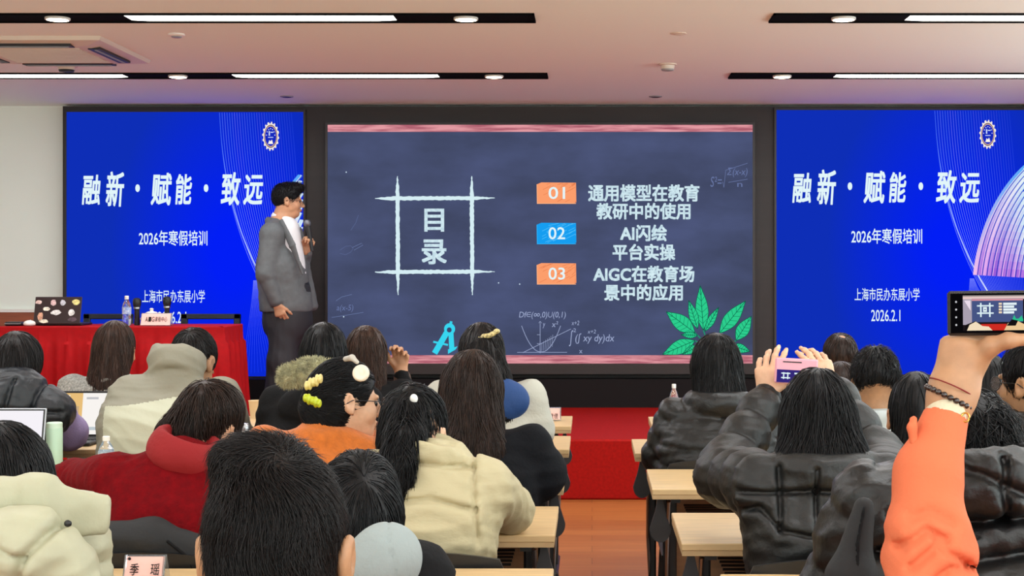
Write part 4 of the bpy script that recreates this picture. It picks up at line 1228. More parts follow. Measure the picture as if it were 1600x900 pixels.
# fabrics
def puffmat(n, c, r=.42): return mat(n, c, r, bump=.45, bscale=45, bdist=.006, spec=.5, var=.08, vscale=20)
M['pufferblack'] = puffmat('black_nylon', (15, 15, 16)); M['pufferblack2'] = puffmat('soft_black_nylon', (19, 19, 19), .5)
M['vest'] = puffmat('blue_black_nylon', (24, 28, 34), .45)
M['creampuff'] = mat('cream_nylon', (176, 174, 147), .55, bump=.3, bscale=26, bdist=.008)
M['creamquilt'] = mat('cream_quilted_cotton', (184, 173, 138), .7, bump=.5, bscale=38, bdist=.006, stretch=(.6, .6, 1.3))
M['lilac'] = mat('lilac_knit', (158, 140, 186), .85, bump=.2, bscale=160)
M['greyknit'] = mat('grey_knit', (150, 148, 142), .9, var=.25, vscale=120, bump=.5, bscale=140)
M['olive'] = mat('grey_olive_cloth', (142, 138, 122), .75, bump=.15, bscale=60); M['olive2'] = mat('pale_sage_cloth', (190, 190, 168), .7, bump=.15, bscale=50)
M['redfleece'] = mat('red_fleece', (106, 2, 10), .95, var=.12, vscale=60, bump=.3, bscale=130, spec=.15); M['redcollar'] = mat('bright_red_lining', (136, 3, 10), .8, bump=.2, bscale=90)
M['orange'] = mat('orange_knit', (200, 106, 28), .85, var=.07, vscale=60, bump=.3, bscale=150, sheen=.2)
M['blackcloth'] = mat('black_cloth', (18, 18, 20), .85, spec=.2, bump=.15, bscale=90); M['navy'] = mat('blue_black_coat', (10, 12, 18), .85, spec=.2, bump=.15, bscale=90)
M['brownknit'] = mat('brown_cuff', (82, 58, 46), .85, bump=.2, bscale=140)
M['bluehood'] = mat('blue_hood', (20, 62, 120), .7, bump=.15, bscale=60); M['offwhite'] = mat('off_white_knit', (186, 184, 172), .85, bump=.2, bscale=120)
M['greyhood'] = mat('pale_grey_cotton', (150, 160, 160), .85, bump=.15, bscale=120); M['greycoat'] = mat('charcoal_cloth', (30, 31, 33), .8, bump=.15, bscale=60)
M['palecollar'] = mat('pale_grey_jacket', (176, 184, 184), .7, bump=.1, bscale=60)
M['coral'] = mat('coral_fleece', (216, 113, 77), .9, spec=.2, bump=.12, bscale=120); M['creamcuff'] = mat('cream_cuff', (208, 196, 168), .85, bump=.2, bscale=200)
M['fur'] = mat('sage_fur', (186, 182, 146), .9, var=.25, vscale=40)
M['maroon'] = mat('maroon_cloth', (120, 40, 48), .8)
chairs = []
def chair_for(p, label, dy=0.0): chairs.append((seatchair(p, dy), label))

# ---- second row, far left: black vest over lilac
p = skel(26, 518, 5.4, row=5.40, roll=2, pitch=-16, nb=(0, -.09, -.045), shz=(-.09, -.095), label='person in a dark quilted vest over lilac sleeves at the left edge', El=(None, P(108, 676, 5.52)), Wr=(None, P(74, 668, 5.68)))
build_body(p, .011, M['skin'])
def ex(s):
    s.ring(p.NB + A_(0, -.01, -.02), .085, .075, .032, rotm(0, .25, 0), rz=.04)
    for i in (0, 1): s.ell(p.Sh[i] + A_((-1, 1)[i] * .005, 0, -.02), (.075, .09, .08))
v = S(.03); v.econe(p.Hip + A_(0, 0, -.06), p.Ch, (.19, .13), (.19, .13), puff=(.10, .008), k=.04); v.econe(p.Ch, p.NB + A_(0, 0, -.08), (.19, .13), (.14, .11), puff=(.10, .008), k=.04)
for i in (0, 1): v.cone(p.NB + A_((-1, 1)[i] * .04, 0, -.02), p.Sh[i], .07, .06, k=.05)
ex(v); v.disp = lambda q: -.005 * folds(q, 90, 5)
seams(v, groove([(14, 596), (4, 640), (-4, 690)], 5.28, .012, .008), groove([(52, 602), (42, 640), (30, 690)], 5.28, .012, .008), groove([(-10, 640), (85, 648)], 5.28, .010, .008))
dress(p, v, 'vest', M['vest'], .008)
v = S(.03)
for i in (0, 1): v.cone(p.Sh[i], p.El[i], .066, .062, puff=None); v.cone(p.El[i], p.Wr[i], .062, .045)
v.disp = lambda q: -.006 * folds(q, 70, 9)
dress(p, v, 'sleeve', M['lilac']); legs(p)
s = cap(p, 1.0, 1.0, 1, low=.02); s.econe(p.C + A_(0, -.03, 0), p.C + A_(-.005, -.10, -.10), (.082, .085), (.085, .045)); s.disp = lambda q: .003 * wob(q * A_(3, 3, .6), 40, 2)
hair_obj(s, M['hair'], p.o, p.root, flow=fall(p.C + A_(0, -.03, .13)), n=900, length=.16)

# ---- front row: long brown hair, grey fuzzy jumper
p = skel(180, 500, 6.2, row=6.28, roll=1, label='person with long straight brown hair in a grey fuzzy jumper before the red table')
build_body(p, .012, M['skin'])
v = jacket(p, .17, .11, .17, .11, .06, .05, .04, fold=(0.0045, 57), extra=lambda s: s.ring(p.NB, .07, .065, .02)); dress(p, v, 'jumper', M['greyknit']); legs(p)
s = cap(p, .96, 1, 1, low=.02); s.econe(p.C + A_(0, -.04, .0), p.C + A_(-.01, -.165, -.30), (.080, .07), (.095, .035)); s.disp = lambda q: .003 * wob(q * A_(3, 3, .4), 50, 4)
hair_obj(s, M['hairc'], p.o, p.root, flow=fall(p.C + A_(0, -.02, .13)), n=1100, length=.24)

# ---- second row: two-tone grey jacket, head bowed
p = skel(301, 511, 5.45, row=5.40, pitch=-38, yaw=-12, nb=(-.03, -.125, .0), lean=.10, shw=.165, shz=(-.12, -.125), hipdx=-.07, label='person in a two-tone sage and grey jacket with head bowed by the red table')
build_body(p, .009, M['skin2'])
def ex(s):
    s.ring(p.NB + A_(0, .025, .01), .082, .085, .024, rotm(0, -.35, .1), rz=.045)
zz = P(0, 622, 5.4)[2]
v = jacket(p, .235, .14, .225, .135, .08, .07, .05, fold=(0.0054, 57), extra=ex, sh_r=.082)
dress(p, v, 'jacket', [M['olive'], M['olive2']], h=.006, midx=lambda c: (((c[:, 2] < zz + .02 * np.cos(c[:, 0] * 9)) & (np.abs(c[:, 0] - p.Ch[0]) < .19))).astype(int)); legs(p)
s = cap(p, .93, .96, .96, low=.0); ears_out(s, p)
hair_obj(s, M['hair'], p.o, p.root, flow=fall(p.C + A_(0, -.05, .12), g=.5), n=1300, length=.05, lift=.004)

# ---- second row: black jacket with sage fur hood
p = skel(507, 503, 5.4, row=5.40, pitch=-4, shw=.165, label='person with black hair and a sage fur-trimmed hood on a black jacket')
build_body(p, .012, M['skin'])
v = jacket(p, .2, .13, .195, .13, .075, .06, .045, fold=(0.0054, 62), extra=lambda s: s.ell(p.NB + A_(0, -.10, -.05), (.14, .07, .08))); dress(p, v, 'jacket', M['blackcloth']); legs(p)
s = cap(p, .94, 1, 1, low=.03); s.econe(p.C + A_(0, -.03, .0), p.C + A_(0, -.07, -.13), (.078, .08), (.07, .05))
hair_obj(s, M['hairk'], p.o, p.root, flow=fall(p.C + A_(0, -.02, .13)), n=700, length=.12)
a = P(452, 588, 5.14); b = P(520, 578, 5.14)
s = S(.03); s.chain([a, a * .5 + b * .5 + A_(0, 0, .004), b], [.038, .041, .03]); s.disp = lambda q: .004 * wob(q, 90, 6)
hair_obj(s, M['fur'], p.o, p.root, h=.008, n=6000, length=.016, flow=outflow, rad=.0014, name='fur_trim', steps=4, base=.0, lift=.002, tipout=.016, jitter=.4)

# ---- front row: long brown hair, raised hand
p = skel(573, 508, 6.2, row=6.28, yaw=-8, label='person with long brown hair raising one open hand before the chalkboard slide', El=(None, P(648, 660, 6.32)), Wr=(None, P(627, 584, 6.42)),
         hands=(0, dict(f=(-.02, .05, 1), thumb=(-1, .2, 0), palm=(-.2, -1, 0), curl=(.75, .8, .85, .9), spread=.02, q=.98, tcurl=.7, topen=.5)))
build_body(p, .006, M['skin'])
v = jacket(p, .18, .12, .18, .12, .065, .055, .034, fold=(0.0045, 72)); dress(p, v, 'jacket', M['blackcloth'])
v = S(.01); v.cone(P(632, 612, 6.38), P(628.5, 590, 6.42), .043, .037); dress(p, v, 'cuff', M['brownknit'], .007); legs(p)
s = cap(p, .98, 1, 1, low=.02); s.econe(p.C + A_(0, -.03, .0), p.C + A_(.025, -.16, -.26), (.085, .075), (.08, .035)); s.disp = lambda q: .003 * wob(q * A_(3, 3, .4), 50, 14)
hair_obj(s, M['hairc'], p.o, p.root, flow=fall(p.C + A_(.01, -.01, .13)), n=1100, length=.22)

# ---- second row: half-up hair, blue hood, white sleeves
p = skel(752, 503, 5.4, row=5.40, yaw=6, shx=.02, nb=(0, -.07, -.10), label='person with half-up black hair, blue hood and off-white sleeves', El=(None, P(834, 672, 5.42)), Wr=(None, P(826, 672, 5.66)))
build_body(p, .010, M['skin'])
v = jacket(p, .18, .12, .175, .12, .08, .072, .05, fold=(0.0036, 62)); dress(p, v, 'jumper', M['offwhite'])
v = S(.03); v.ell(p.NB + A_(.07, -.085, -.045), (.115, .06, .085)); v.ring(p.NB + A_(.01, 0, -.01), .085, .08, .03, rz=.04); v.disp = lambda q: .006 * folds(q, 30, 8); dress(p, v, 'hood', M['bluehood']); legs(p)
s = cap(p, .95, 1.0, 1, low=.02); s.chain([p.C + A_(.01, -.07, .02), p.C + A_(.045, -.12, -.08), p.C + A_(.075, -.15, -.17), p.C + A_(.115, -.16, -.26)], [.075, .068, .05, .022]); s.disp = lambda q: .003 * wob(q * A_(3, 3, .5), 45, 3)
tie = p.C + A_(.035, -.10, .08)
hair_obj(s, M['hair'], p.o, p.root, flow=fall(p.C + A_(-.02, 0, .13)), n=1000, length=.16)
cl = S(.006)
for k in range(5): cl.ell(tie + A_(-.03 + .015 * k, -.012, -.003 + .006 * k + .003 * math.sin(k * 2)), (.012, .008, .009))
dress(p, cl, 'hair_clip', mat('gold_pearl_clip', (196, 178, 120), .35, var=.4, vscale=120), .004)

# ---- second row right: straight bob, black puffer
p = skel(1119, 520, 5.36, row=5.285, shw=.155, nb=(0, -.06, -.105), shz=(-.055, -.055), label='person with straight black bobbed hair in a black puffer jacket by the aisle')
build_body(p, .012, M['skin'])
v = jacket(p, .20, .135, .195, .13, .072, .064, .048, puff=(.066, .017), apuff=(.066, .013), fold=(.0025, 83), extra=lambda s: s.ring(p.NB + A_(0, -.01, -.01), .09, .08, .035, rz=.045)); dress(p, v, 'puffer_jacket', M['pufferblack'], .008); legs(p)
s = cap(p, 1.02, 1, 1, low=.02); s.econe(p.C + A_(0, -.03, .0), p.C + A_(.012, -.115, -.155), (.088, .085), (.098, .055)); s.disp = lambda q: .003 * wob(q * A_(3, 3, .4), 50, 24)
hair_obj(s, M['hairk'], p.o, p.root, flow=fall(p.C + A_(0, -.02, .13)), n=1000, length=.18)
chair_for(p, 'black stacking chair under the woman with straight bobbed hair')

# ---- front right: balding man, then a dark-haired person, then the short-haired man
p = skel(1312, 518, 7.2, roll=2, label='balding person in front of the right display in a maroon top')
build_body(p, .009, M['skin2'])
v = jacket(p, .2, .13, .2, .13, fold=(0.0036, 62), extra=lambda s: s.ring(p.NB + A_(0, 0, 0), .07, .066, .022, rz=.03)); dress(p, v, 'top', M['maroon']); legs(p)
s = cap(p, .97, 1, .96); s.ell(s.Lf(.005, -.055, .135), A_(.040, .048, .030), p.R, k=.012, sub=True)
hair_obj(s, M['hairb'], p.o, p.root, flow=fall(p.C + A_(0, -.03, .13), g=.6), n=700, length=.05, lift=.002)
p = skel(1314, 564, 6.2, row=6.20, label='person with dark collar-length hair just right of the hands holding the pink phone')
build_body(p, .012, M['skin'])
v = jacket(p, .18, .12, .18, .12, fold=(0.0036, 62)); dress(p, v, 'jumper', M['blackcloth']); legs(p)
s = cap(p, .95, 1, 1, low=.03); s.econe(p.C + A_(0, -.03, .0), p.C + A_(0, -.08, -.14), (.08, .08), (.08, .05))
hair_obj(s, M['hairb'], p.o, p.root, flow=fall(p.C + A_(0, -.02, .13)), n=500, length=.12)
p = skel(1367, 541, 5.3, row=5.28, shw=.14, label='person with thick short black hair and a pale grey collar before the right display')
build_body(p, .008, M['skin2'])
v = jacket(p, .19, .125, .19, .125, fold=(0.0036, 62), extra=lambda s: s.ring(p.NB + A_(0, -.005, -.005), .075, .07, .024, rz=.035)); dress(p, v, 'jacket', M['palecollar']); legs(p)
s = cap(p, .98, 1.02, 1.02); ears_out(s, p); s.half(s.Lf(0, 0, -.03), p.R @ A_(0, -.35, -1), k=.02)
hair_obj(s, M['hairk'], p.o, p.root, flow=fall(p.C + A_(0, -.02, .13), g=.4), n=1400, length=.035, lift=.008, tipout=.010)

# ---- third row: long black hair; man with glasses at the right edge
p = skel(1430, 580, 4.3, row=4.36, shw=.11, label='person with smooth long black hair left of the raised coral sleeve')
build_body(p, .012, M['skin'])
v = jacket(p, .19, .13, .19, .13, fold=(0.0036, 62)); dress(p, v, 'coat', M['blackcloth']); legs(p)
s = cap(p, .88, 1, 1, low=.02); s.econe(p.C + A_(0, -.03, .0), p.C + A_(0, -.16, -.24), (.074, .075), (.072, .04)); s.disp = lambda q: .003 * wob(q * A_(3, 3, .4), 50, 34)
hair_obj(s, M['hairk'], p.o, p.root, flow=fall(p.C + A_(0, -.02, .13)), n=700, length=.2)
p = skel(1614, 528, 4.3, row=4.36, yaw=42, shw=.15, lean=.06, nb=(.01, -.05, -.12), label='person with glasses and short black hair in a black puffer at the right edge')
build_body(p, .006, M['skin2']); eyes(p); glasses(p)
v = jacket(p, .22, .14, .21, .14, .08, .07, .05, puff=(.09, .009), apuff=(.09, .008), fold=(0.0045, 76), extra=lambda s: s.ring(p.NB + A_(0, -.01, -.005), .095, .085, .035, rz=.045)); dress(p, v, 'puffer_jacket', M['pufferblack']); legs(p)
s = cap(p, 1.0, 1.02, 1.0); ears_out(s, p)
hair_obj(s, M['hairk'], p.o, p.root, flow=fall(p.C + A_(0, -.02, .13), g=.5), n=900, length=.06, lift=.006, tipout=.01)
p = skel(1542, 552, 5.25, row=5.28, pitch=-10, shw=.13, nb=(0, -.06, -.10), label='person in a black hooded puffer behind the wrist with the bead bracelet')
build_body(p, .012, M['skin'])
v = jacket(p, .2, .14, .2, .14, .08, .07, .05, puff=(.09, .009), apuff=(.09, .008), fold=(0.0045, 76), extra=lambda s: (s.ell(p.NB + A_(0, -.05, .0), (.14, .09, .1)))); dress(p, v, 'puffer_jacket', M['pufferblack2']); legs(p)
s = cap(p, .95, 1, 1, low=.02)
hair_obj(s, M['hairk'], p.o, p.root, flow=fall(p.C + A_(0, -.02, .13)), n=300, length=.06)

# ---- third row: orange jumper, face in profile
p = skel(541, 560, 4.4, row=4.46, yaw=-68, pitch=-4, roll=-8, nb=(-.06, -.05, -.075), shw=.145, shx=-.035, shz=(-.05, -.085), lean=.10, hipdx=-.03, label='person in an orange jumper with clipped-up hair and glasses, face in profile',
         El=(None, P(606, 712, 4.55)), Wr=(None, P(592, 690, 4.70)), hands=(0, dict(f=(-.6, .5, .35), thumb=(0, .3, 1), palm=(-.4, -1, 0), curl=(.7, .75, .8, .85))))
build_body(p, .0055, M['skin3']); eyes(p)
glasses(p, .024, .024, m=M['frame'])
s_ = S(.006).ell(p.C + p.R @ A_(0, .099, -.065), (.018, .008, .009), p.R); sdf_obj('lips', s_, M['lips'], p.o, p.root, .003)
v = jacket(p, .185, .13, .18, .13, .07, .058, .042, fold=(0.0036, 52), extra=lambda s: s.ring(p.NB + A_(0, 0, -.025), .072, .066, .016, rz=.02)); dress(p, v, 'jumper', M['orange']); legs(p)
s = cap(p, .98, 1.02, 1.0, low=.03); L = s.Lf
s.chain([L(0, -.075, .02), L(0, -.100, -.02), L(.0, -.095, -.065)], [.05, .036, .030])
for x in (-1, 1): s.ell(L(x * .095, .012, -.02), A_(.03, .024, .045), p.R, k=.015, sub=True)
s.disp = lambda q: .002 * wob(q, 90, 3)
hair_obj(s, M['hairk'], p.o, p.root, h=.006, flow=to_point(L(0, -.16, -.0)), n=1500, length=.14)
for nm, c, r, col in (('hair_claw', P(490, 597, 4.30), (.024, .02, .020), (226, 206, 132)), ('hair_claw', P(488, 626, 4.28), (.025, .02, .018), (184, 196, 38))):
    f = S(.0015)
    for k in range(5): f.ell(c + A_(-.020 + .010 * k, 0, -.010 + .005 * k if col[2] > 100 else .008 - .004 * k), (r[0] * .27, r[1], r[2] * (.72 + .22 * (k % 2))))
    sdf_obj(nm, f, mat('claw_clip', col, .4), p.o, p.root, .004)
f = S(.004); rr_ = rotm(.1, .3, .25); cc = P(564, 583, 4.29)
f.ring(cc, .017, .017, .008, rotm(0, math.pi / 2 - .2, 0) @ rotm(0, 0, 0)); f.ell(cc, (.016, .006, .016))
sdf_obj('hair_clip', f, mat('cream_clip', (236, 222, 200), .4), p.o, p.root, .003)
f = S(.006).chain([P(540, 561, 4.35), P(550, 559, 4.31), P(558, 566, 4.29)], [.008, .009, .006]); sdf_obj('hair_clip', f, mat('grey_clip', (190, 184, 172), .4), p.o, p.root, .004)

# ---- third row: very long brown hair, black coat
p = skel(738, 545, 4.4, row=4.46, yaw=-4, shx=.02, hipdx=.0, label='person with very long brown hair over a black coat, left of the aisle', El=(None, P(846, 740, 4.5)), Wr=(None, P(820, 724, 4.72)))
build_body(p, .011, M['skin'])
v = jacket(p, .19, .13, .185, .13, .075, .075, .05, fold=(0.0045, 57)); dress(p, v, 'coat', M['navy']); legs(p)
s = cap(p, 1.0, 1, 1, low=.02); s.econe(p.C + A_(-.0, -.035, .0), p.C + A_(.0, -.135, -.17), (.092, .085), (.108, .06)); s.econe(p.C + A_(.0, -.135, -.17), p.C + A_(.06, -.20, -.42), (.108, .06), (.075, .028)); s.disp = lambda q: .004 * wob(q * A_(3, 3, .3), 45, 44)
hair_obj(s, M['hairb'], p.o, p.root, h=.007, flow=fall(p.C + A_(.01, .0, .13)), n=2200, length=.34, rad=.0014, steps=12)

# ---- fourth row: red fleece
p = skel(322, 592, 3.68, row=3.57, roll=7, yaw=-18, pitch=-30, q=.95, nb=(-.015, -.11, -.035), shw=.14, shz=(-.07, -.08), lean=.0, hipdx=-.05, shx=-.04, label='person in a red fleece leaning on the desk with the left arm stretched out',
         El=(P(118, 750, 3.80), None), Wr=(P(90, 752, 4.03), None))
build_body(p, .009, M['skin'])
v = jacket(p, .15, .12, .16, .12, .06, .050, .046, fold=(0.0054, 46), sh_r=.062); v.disp = lambda q: -.0045 * folds(q * A_(1, 1, .2), 80, 3) + .003 * wob(q, 40, 2)
dress(p, v, 'fleece', M['redfleece'])
v = S(.02); v.ring(p.NB + A_(0, 0, -.015), .076, .07, .024, rotm(0, .1, .3), rz=.035); v.ring(p.NB + A_(0, -.005, .012), .068, .064, .015, rotm(0, .1, .3), rz=.025); v.disp = lambda q: .004 * folds(q, 40, 12); dress(p, v, 'collar', M['redcollar'], .007); legs(p)
s = cap(p, .93, .98, .96, low=.0); s.ell(s.Lf(-.03, -.05, -.045), (.06, .05, .05)); s.disp = lambda q: .004 * wob(q, 60, 8)
hair_obj(s, M['hairb'], p.o, p.root, h=.006, flow=fall(p.C + A_(.0, -.03, .12), g=.7), n=2000, length=.08, lift=.006, tipout=.008)
chair_for(p, 'black stacking chair under the person in the red fleece, hung with a dark coat', .02)
pr = p

# ---- fourth row: cream quilted jacket, loose ponytail
p = skel(646, 598, 3.68, row=3.57, yaw=-14, pitch=-16, nb=(.05, -.105, -.02), shw=.135, shz=(-.075, -.09), shx=.0, lean=.0, hipdx=.0, label='person in a cream quilted jacket with a messy dark ponytail, left of the aisle',
         El=(None, P(797, 796, 3.80)), Wr=(None, P(715, 782, 3.97)))
build_body(p, .009, M['skin3'])
v = jacket(p, .145, .115, .155, .115, .07, .06, .042, fold=(0.0054, 79), sh_r=.072, hip_z=.0, extra=lambda s: s.ring(p.NB + A_(.0, 0, .0), .07, .064, .014, rotm(0, .15, .25), rz=.03))
seams(v, groove([(585, 722), (650, 724), (738, 736)], 3.50, .008, .006), groove([(600, 790), (624, 784), (671, 780), (742, 799)], 3.46, .010, .006), groove([(732, 690), (738, 740), (742, 790), (748, 850)], 3.48, .008, .005))
dress(p, v, 'quilted_jacket', M['creamquilt'], .008); legs(p)
s = cap(p, .84, .95, .93, low=.01); L = s.Lf
tie = p.C + A_(-.005, -.10, .02)
s.chain([tie + A_(.0, .02, .02), tie + A_(.0, -.045, -.02), tie + A_(-.01, -.085, -.07), tie + A_(-.014, -.10, -.12), tie + A_(-.008, -.10, -.165)], [.042, .037, .034, .026, .009]); s.disp = lambda q: .005 * wob(q * A_(2, 2, .8), 60, 15)
hair_obj(s, M['hairk'], p.o, p.root, h=.006, flow=fall(tie + A_(0, .05, .08), g=.8), n=2200, length=.13, lift=.008, tipout=.013, jitter=.25)
f = S(.004).ell(p.C + A_(.01, -.075, .10), (.010, .008, .012)); sdf_obj('hair_clip', f, M['white'], p.o, p.root, .003)
chair_for(p, 'black stacking chair under the person in the cream quilted jacket', .02)

# ---- fourth row right: photographing with a pink phone
wl, wr_ = P(1196, 624, 3.98), P(1300, 610, 3.98)
p = skel(1276, 574, 3.60, row=3.49, shw=.15, lean=.0, nb=(0, -.08, -.085), shz=(-.05, -.05), label='person in a black puffer jacket holding up a pink phone with both hands', El=(P(1132, 742, 3.78), P(1378, 732, 3.80)), Wr=(wl, wr_),
         hands=(dict(f=(.10, .05, 1), thumb=(1, .0, .1), palm=(.35, .9, 0), curl=(.30, .38, .45, .5), spread=.10, tcurl=.3, topen=.9, q=.95), dict(f=(-.45, .05, 1), thumb=(-1, .0, .0), palm=(-.35, .9, 0), curl=(.3, .4, .5, .55), spread=.08, tcurl=.3, topen=.9, q=.9)))
build_body(p, .0045, M['skin3'])
v = jacket(p, .165, .12, .172, .12, .07, .072, .048, apuff=(.10, .016), fold=(.0035, 87), sh_r=.072, extra=lambda s: (s.ring(p.NB + A_(0, -.01, -.015), .095, .085, .03, rz=.045)))
yb_ = p.Ch[1] - .03
seams(v, groove([(1216, 730), (1216, 765), (1214, 822)], 3.44, .010, .006, yb_), groove([(1271, 730), (1270, 765), (1268, 822)], 3.44, .010, .006, yb_), groove([(1150, 768), (1216, 768), (1270, 762), (1375, 768)], 3.44, .009, .006, yb_),
      groove([(1150, 800), (1185, 790), (1216, 822), (1300, 836), (1380, 826)], 3.44, .009, .006, yb_), groove([(1318, 768), (1316, 795)], 3.40, .009, .006, yb_))
dress(p, v, 'puffer_jacket', M['pufferblack2'], .0075); legs(p)
for i in (0, 1):
    v = S(.003); ax = nrm(p.Wr[i] - p.El[i])
    for k, mm in enumerate(('blackcloth', 'creamcuff', 'blackcloth', 'creamcuff', 'blackcloth')):
        c0 = p.Wr[i] - ax * (.030 - .008 * k)
        q_ = S(.002).cone(c0, c0 + ax * .007, .039 - .0012 * k, .039 - .0012 * k); sdf_obj('cuff_band', q_, M[mm], p.o, p.root, .004)
s = cap(p, .93, 1.0, 1.0, low=.02); s.econe(p.C + A_(0, -.03, .0), p.C + A_(.0, -.10, -.09), (.088, .085), (.104, .065)); s.econe(p.C + A_(0, -.10, -.09), p.C + A_(.005, -.135, -.135), (.104, .065), (.085, .045)); s.disp = lambda q: .004 * wob(q * A_(3, 3, .4), 50, 54)
hair_obj(s, M['hairk'], p.o, p.root, h=.006, flow=fall(p.C + A_(.0, -.02, .13)), n=2400, length=.2, lift=.006, tipout=.006)
chair_for(p, 'black stacking chair under the person holding the pink phone', .02)
o = empty('smartphone', P(1244, 580, 3.935), 'pink phone held up in both hands showing the slide', 'phone')
o.rotation_euler = (0, 3 * D2R, 0)
W, H = .115, .068
MB().box((0, 0, 0), (W, .009, H), bev=.004).build('case', mat('pink_case', (226, 158, 172), .35), o)
MB().box((-.002, -.0048, -.014), (.10, .001, .034)).build('screen', emat('phone_screen_blue', (52, 40, 120), 1.0), o)
c = MB()
for x0, x1, z0, z1 in ((-.035, -.032, -.022, -.004), (-.024, -.021, -.022, -.004), (-.04, -.016, -.008, -.005), (-.04, -.016, -.02, -.017), (-.005, .025, -.008, -.004), (-.002, .022, -.015, -.012), (-.005, .025, -.022, -.019)):
    c.box(((x0 + x1) / 2, -.0056, (z0 + z1) / 2), (x1 - x0, .0006, z1 - z0))
c.build('screen_picture', M['slidewhite'], o)
MB().box((-.012, -.0048, .024), (.05, .001, .003)).build('speaker_slot', M['black'], o)

# ---- fifth row right: big black puffer
p = skel(1524, 612, 2.72, row=2.63, pitch=-28, shw=.18, nb=(-.03, -.11, -.02), lean=.0, shz=(-.05, -.05), label='person with bushy dark hair in a large black puffer behind the coral sleeve')
build_body(p, .011, M['skin'])
v = jacket(p, .215, .14, .21, .14, .085, .08, .055, puff=(.13, .010), apuff=(.12, .010), fold=(0.0054, 68), sh_r=.085, extra=lambda s: (s.ring(p.NB + A_(0, -.01, .01), .105, .09, .045, rz=.06)))
seams(v, groove([(1556, 715), (1552, 760), (1560, 806)], 2.57, .012, .008), groove([(1390, 800), (1480, 815), (1560, 806), (1640, 800)], 2.57, .014, .008), groove([(1380, 735), (1440, 712), (1520, 735), (1640, 790)], 2.57, .010, .008), groove([(1370, 860), (1480, 872), (1640, 850)], 2.57, .012, .008))
dress(p, v, 'puffer_jacket', M['pufferblack'], .007); legs(p)
s = cap(p, .86, .95, .95, low=.02); s.disp = lambda q: .006 * wob(q, 60, 21)
hair_obj(s, M['hairk'], p.o, p.root, h=.006, flow=fall(p.C + A_(0, -.02, .12), g=.5), n=1800, length=.07, lift=.012, tipout=.02, jitter=.5)

# ---- fifth row left: cream puffer with a snap collar
p = skel(8, 659, 2.68, row=2.66, hipdx=.06, roll=-4, pitch=-14, nb=(-.01, -.10, -.05), shw=.15, lean=.0, shz=(-.06, -.065), label='person with smooth black hair in a cream puffer coat at the lower left corner', El=(None, P(95, 960, 2.66)), Wr=(None, P(20, 896, 2.98)))
build_body(p, .011, M['skin'])
def ex(s):
    s.econe(P(-90, 800, 2.56), P(60, 800, 2.56), (.060, .03), (.058, .03), (0, 0, 1), e=4)
    s.econe(P(60, 800, 2.56), P(160, 806, 2.60), (.056, .03), (.036, .016), (0, 0, 1), e=4); s.half(P(160, 800, 2.55), (1, 0, .14), k=.006)
v = jacket(p, .2, .15, .195, .15, .09, .08, .05, puff=(.12, .016), apuff=(.11, .016), fold=(0.0054, 62), sh_r=.09, extra=lambda s: (s.econe(P(-60, 862, 2.50), P(40, 858, 2.50), (.072, .06), (.070, .06), (0, 0, 1)), s.econe(P(40, 858, 2.50), P(112, 888, 2.52), (.068, .06), (.050, .05), (0, 0, 1)))); seams(v, groove([(92, 770), (78, 830), (40, 872), (25, 930)], 2.46, .014, .008), groove([(-20, 845), (40, 872)], 2.46, .009, .006), groove([(100, 826), (125, 874), (135, 900)], 2.46, .008, .007))
dress(p, v, 'puffer_coat', M['creampuff'], .006)
v = S(.02); ex(v); v.disp = lambda q: -.005 * folds(q, 70, 4) + .003 * wob(q, 50, 3); dress(p, v, 'snap_collar', M['creampuff'], .008); legs(p)
for px_, py_, d_ in ((145, 790, 2.582), (106, 818, 2.500)):
    q_ = S(.002).ell(P(px_, py_, d_), (.0068, .005, .0062)); sdf_obj('snap_button', q_, M['black'], p.o, p.root, .003)
s = cap(p, 1.0, 1, 1, low=.02); s.econe(p.C + A_(0, -.03, .0), p.C + A_(.0, -.05, -.11), (.086, .085), (.082, .07)); s.disp = lambda q: .002 * wob(q * A_(3, 3, .4), 50, 64)
hair_obj(s, M['hairk'], p.o, p.root, h=.006, flow=fall(p.C + A_(-.03, -.02, .13)), n=1600, length=.2, lift=.003)

# ---- fifth row left: grey hood, black jacket
p = skel(560, 706, 2.72, row=2.68, pitch=-28, yaw=-8, q=.92, nb=(.03, -.10, -.05), shw=.10, El=(None, P(668, 990, 2.72)), Wr=(None, P(640, 902, 2.93)), lean=.02, shz=(-.04, -.045), label='person with parted black hair and a pale grey hood over a black jacket')
build_body(p, .010, M['skin'])
v = jacket(p, .15, .13, .145, .13, .065, .06, .05, fold=(0.0045, 62), extra=lambda s: s.ell(p.NB + A_(.075, -.02, -.02), (.05, .05, .05))); dress(p, v, 'jacket', M['blackcloth'])
v = S(.03); v.ell(P(603, 868, 2.56), (.062, .05, .058)); v.ell(P(585, 890, 2.57), (.07, .05, .05)); v.disp = lambda q: .004 * wob(q, 26, 6) - .004 * np.exp(-((q[:, 0] - P(607, 0, 2.56)[0] - .25 * (P(0, 820, 2.56)[2] - q[:, 2])) / .002) ** 2); dress(p, v, 'hood', M['greyhood'], .006); legs(p)
s = cap(p, .95, 1.02, 1, low=.02); s.econe(p.C + A_(.01, -.04, .0), p.C + A_(.02, -.09, -.11), (.076, .075), (.072, .05)); s.disp = lambda q: .002 * wob(q * A_(3, 3, .5), 60, 74)
hair_obj(s, M['hairk'], p.o, p.root, h=.005, flow=fall(p.C + A_(.022, -.075, .075), g=.7, out=1.6), n=2600, length=.15, lift=.004, rad=.0011)

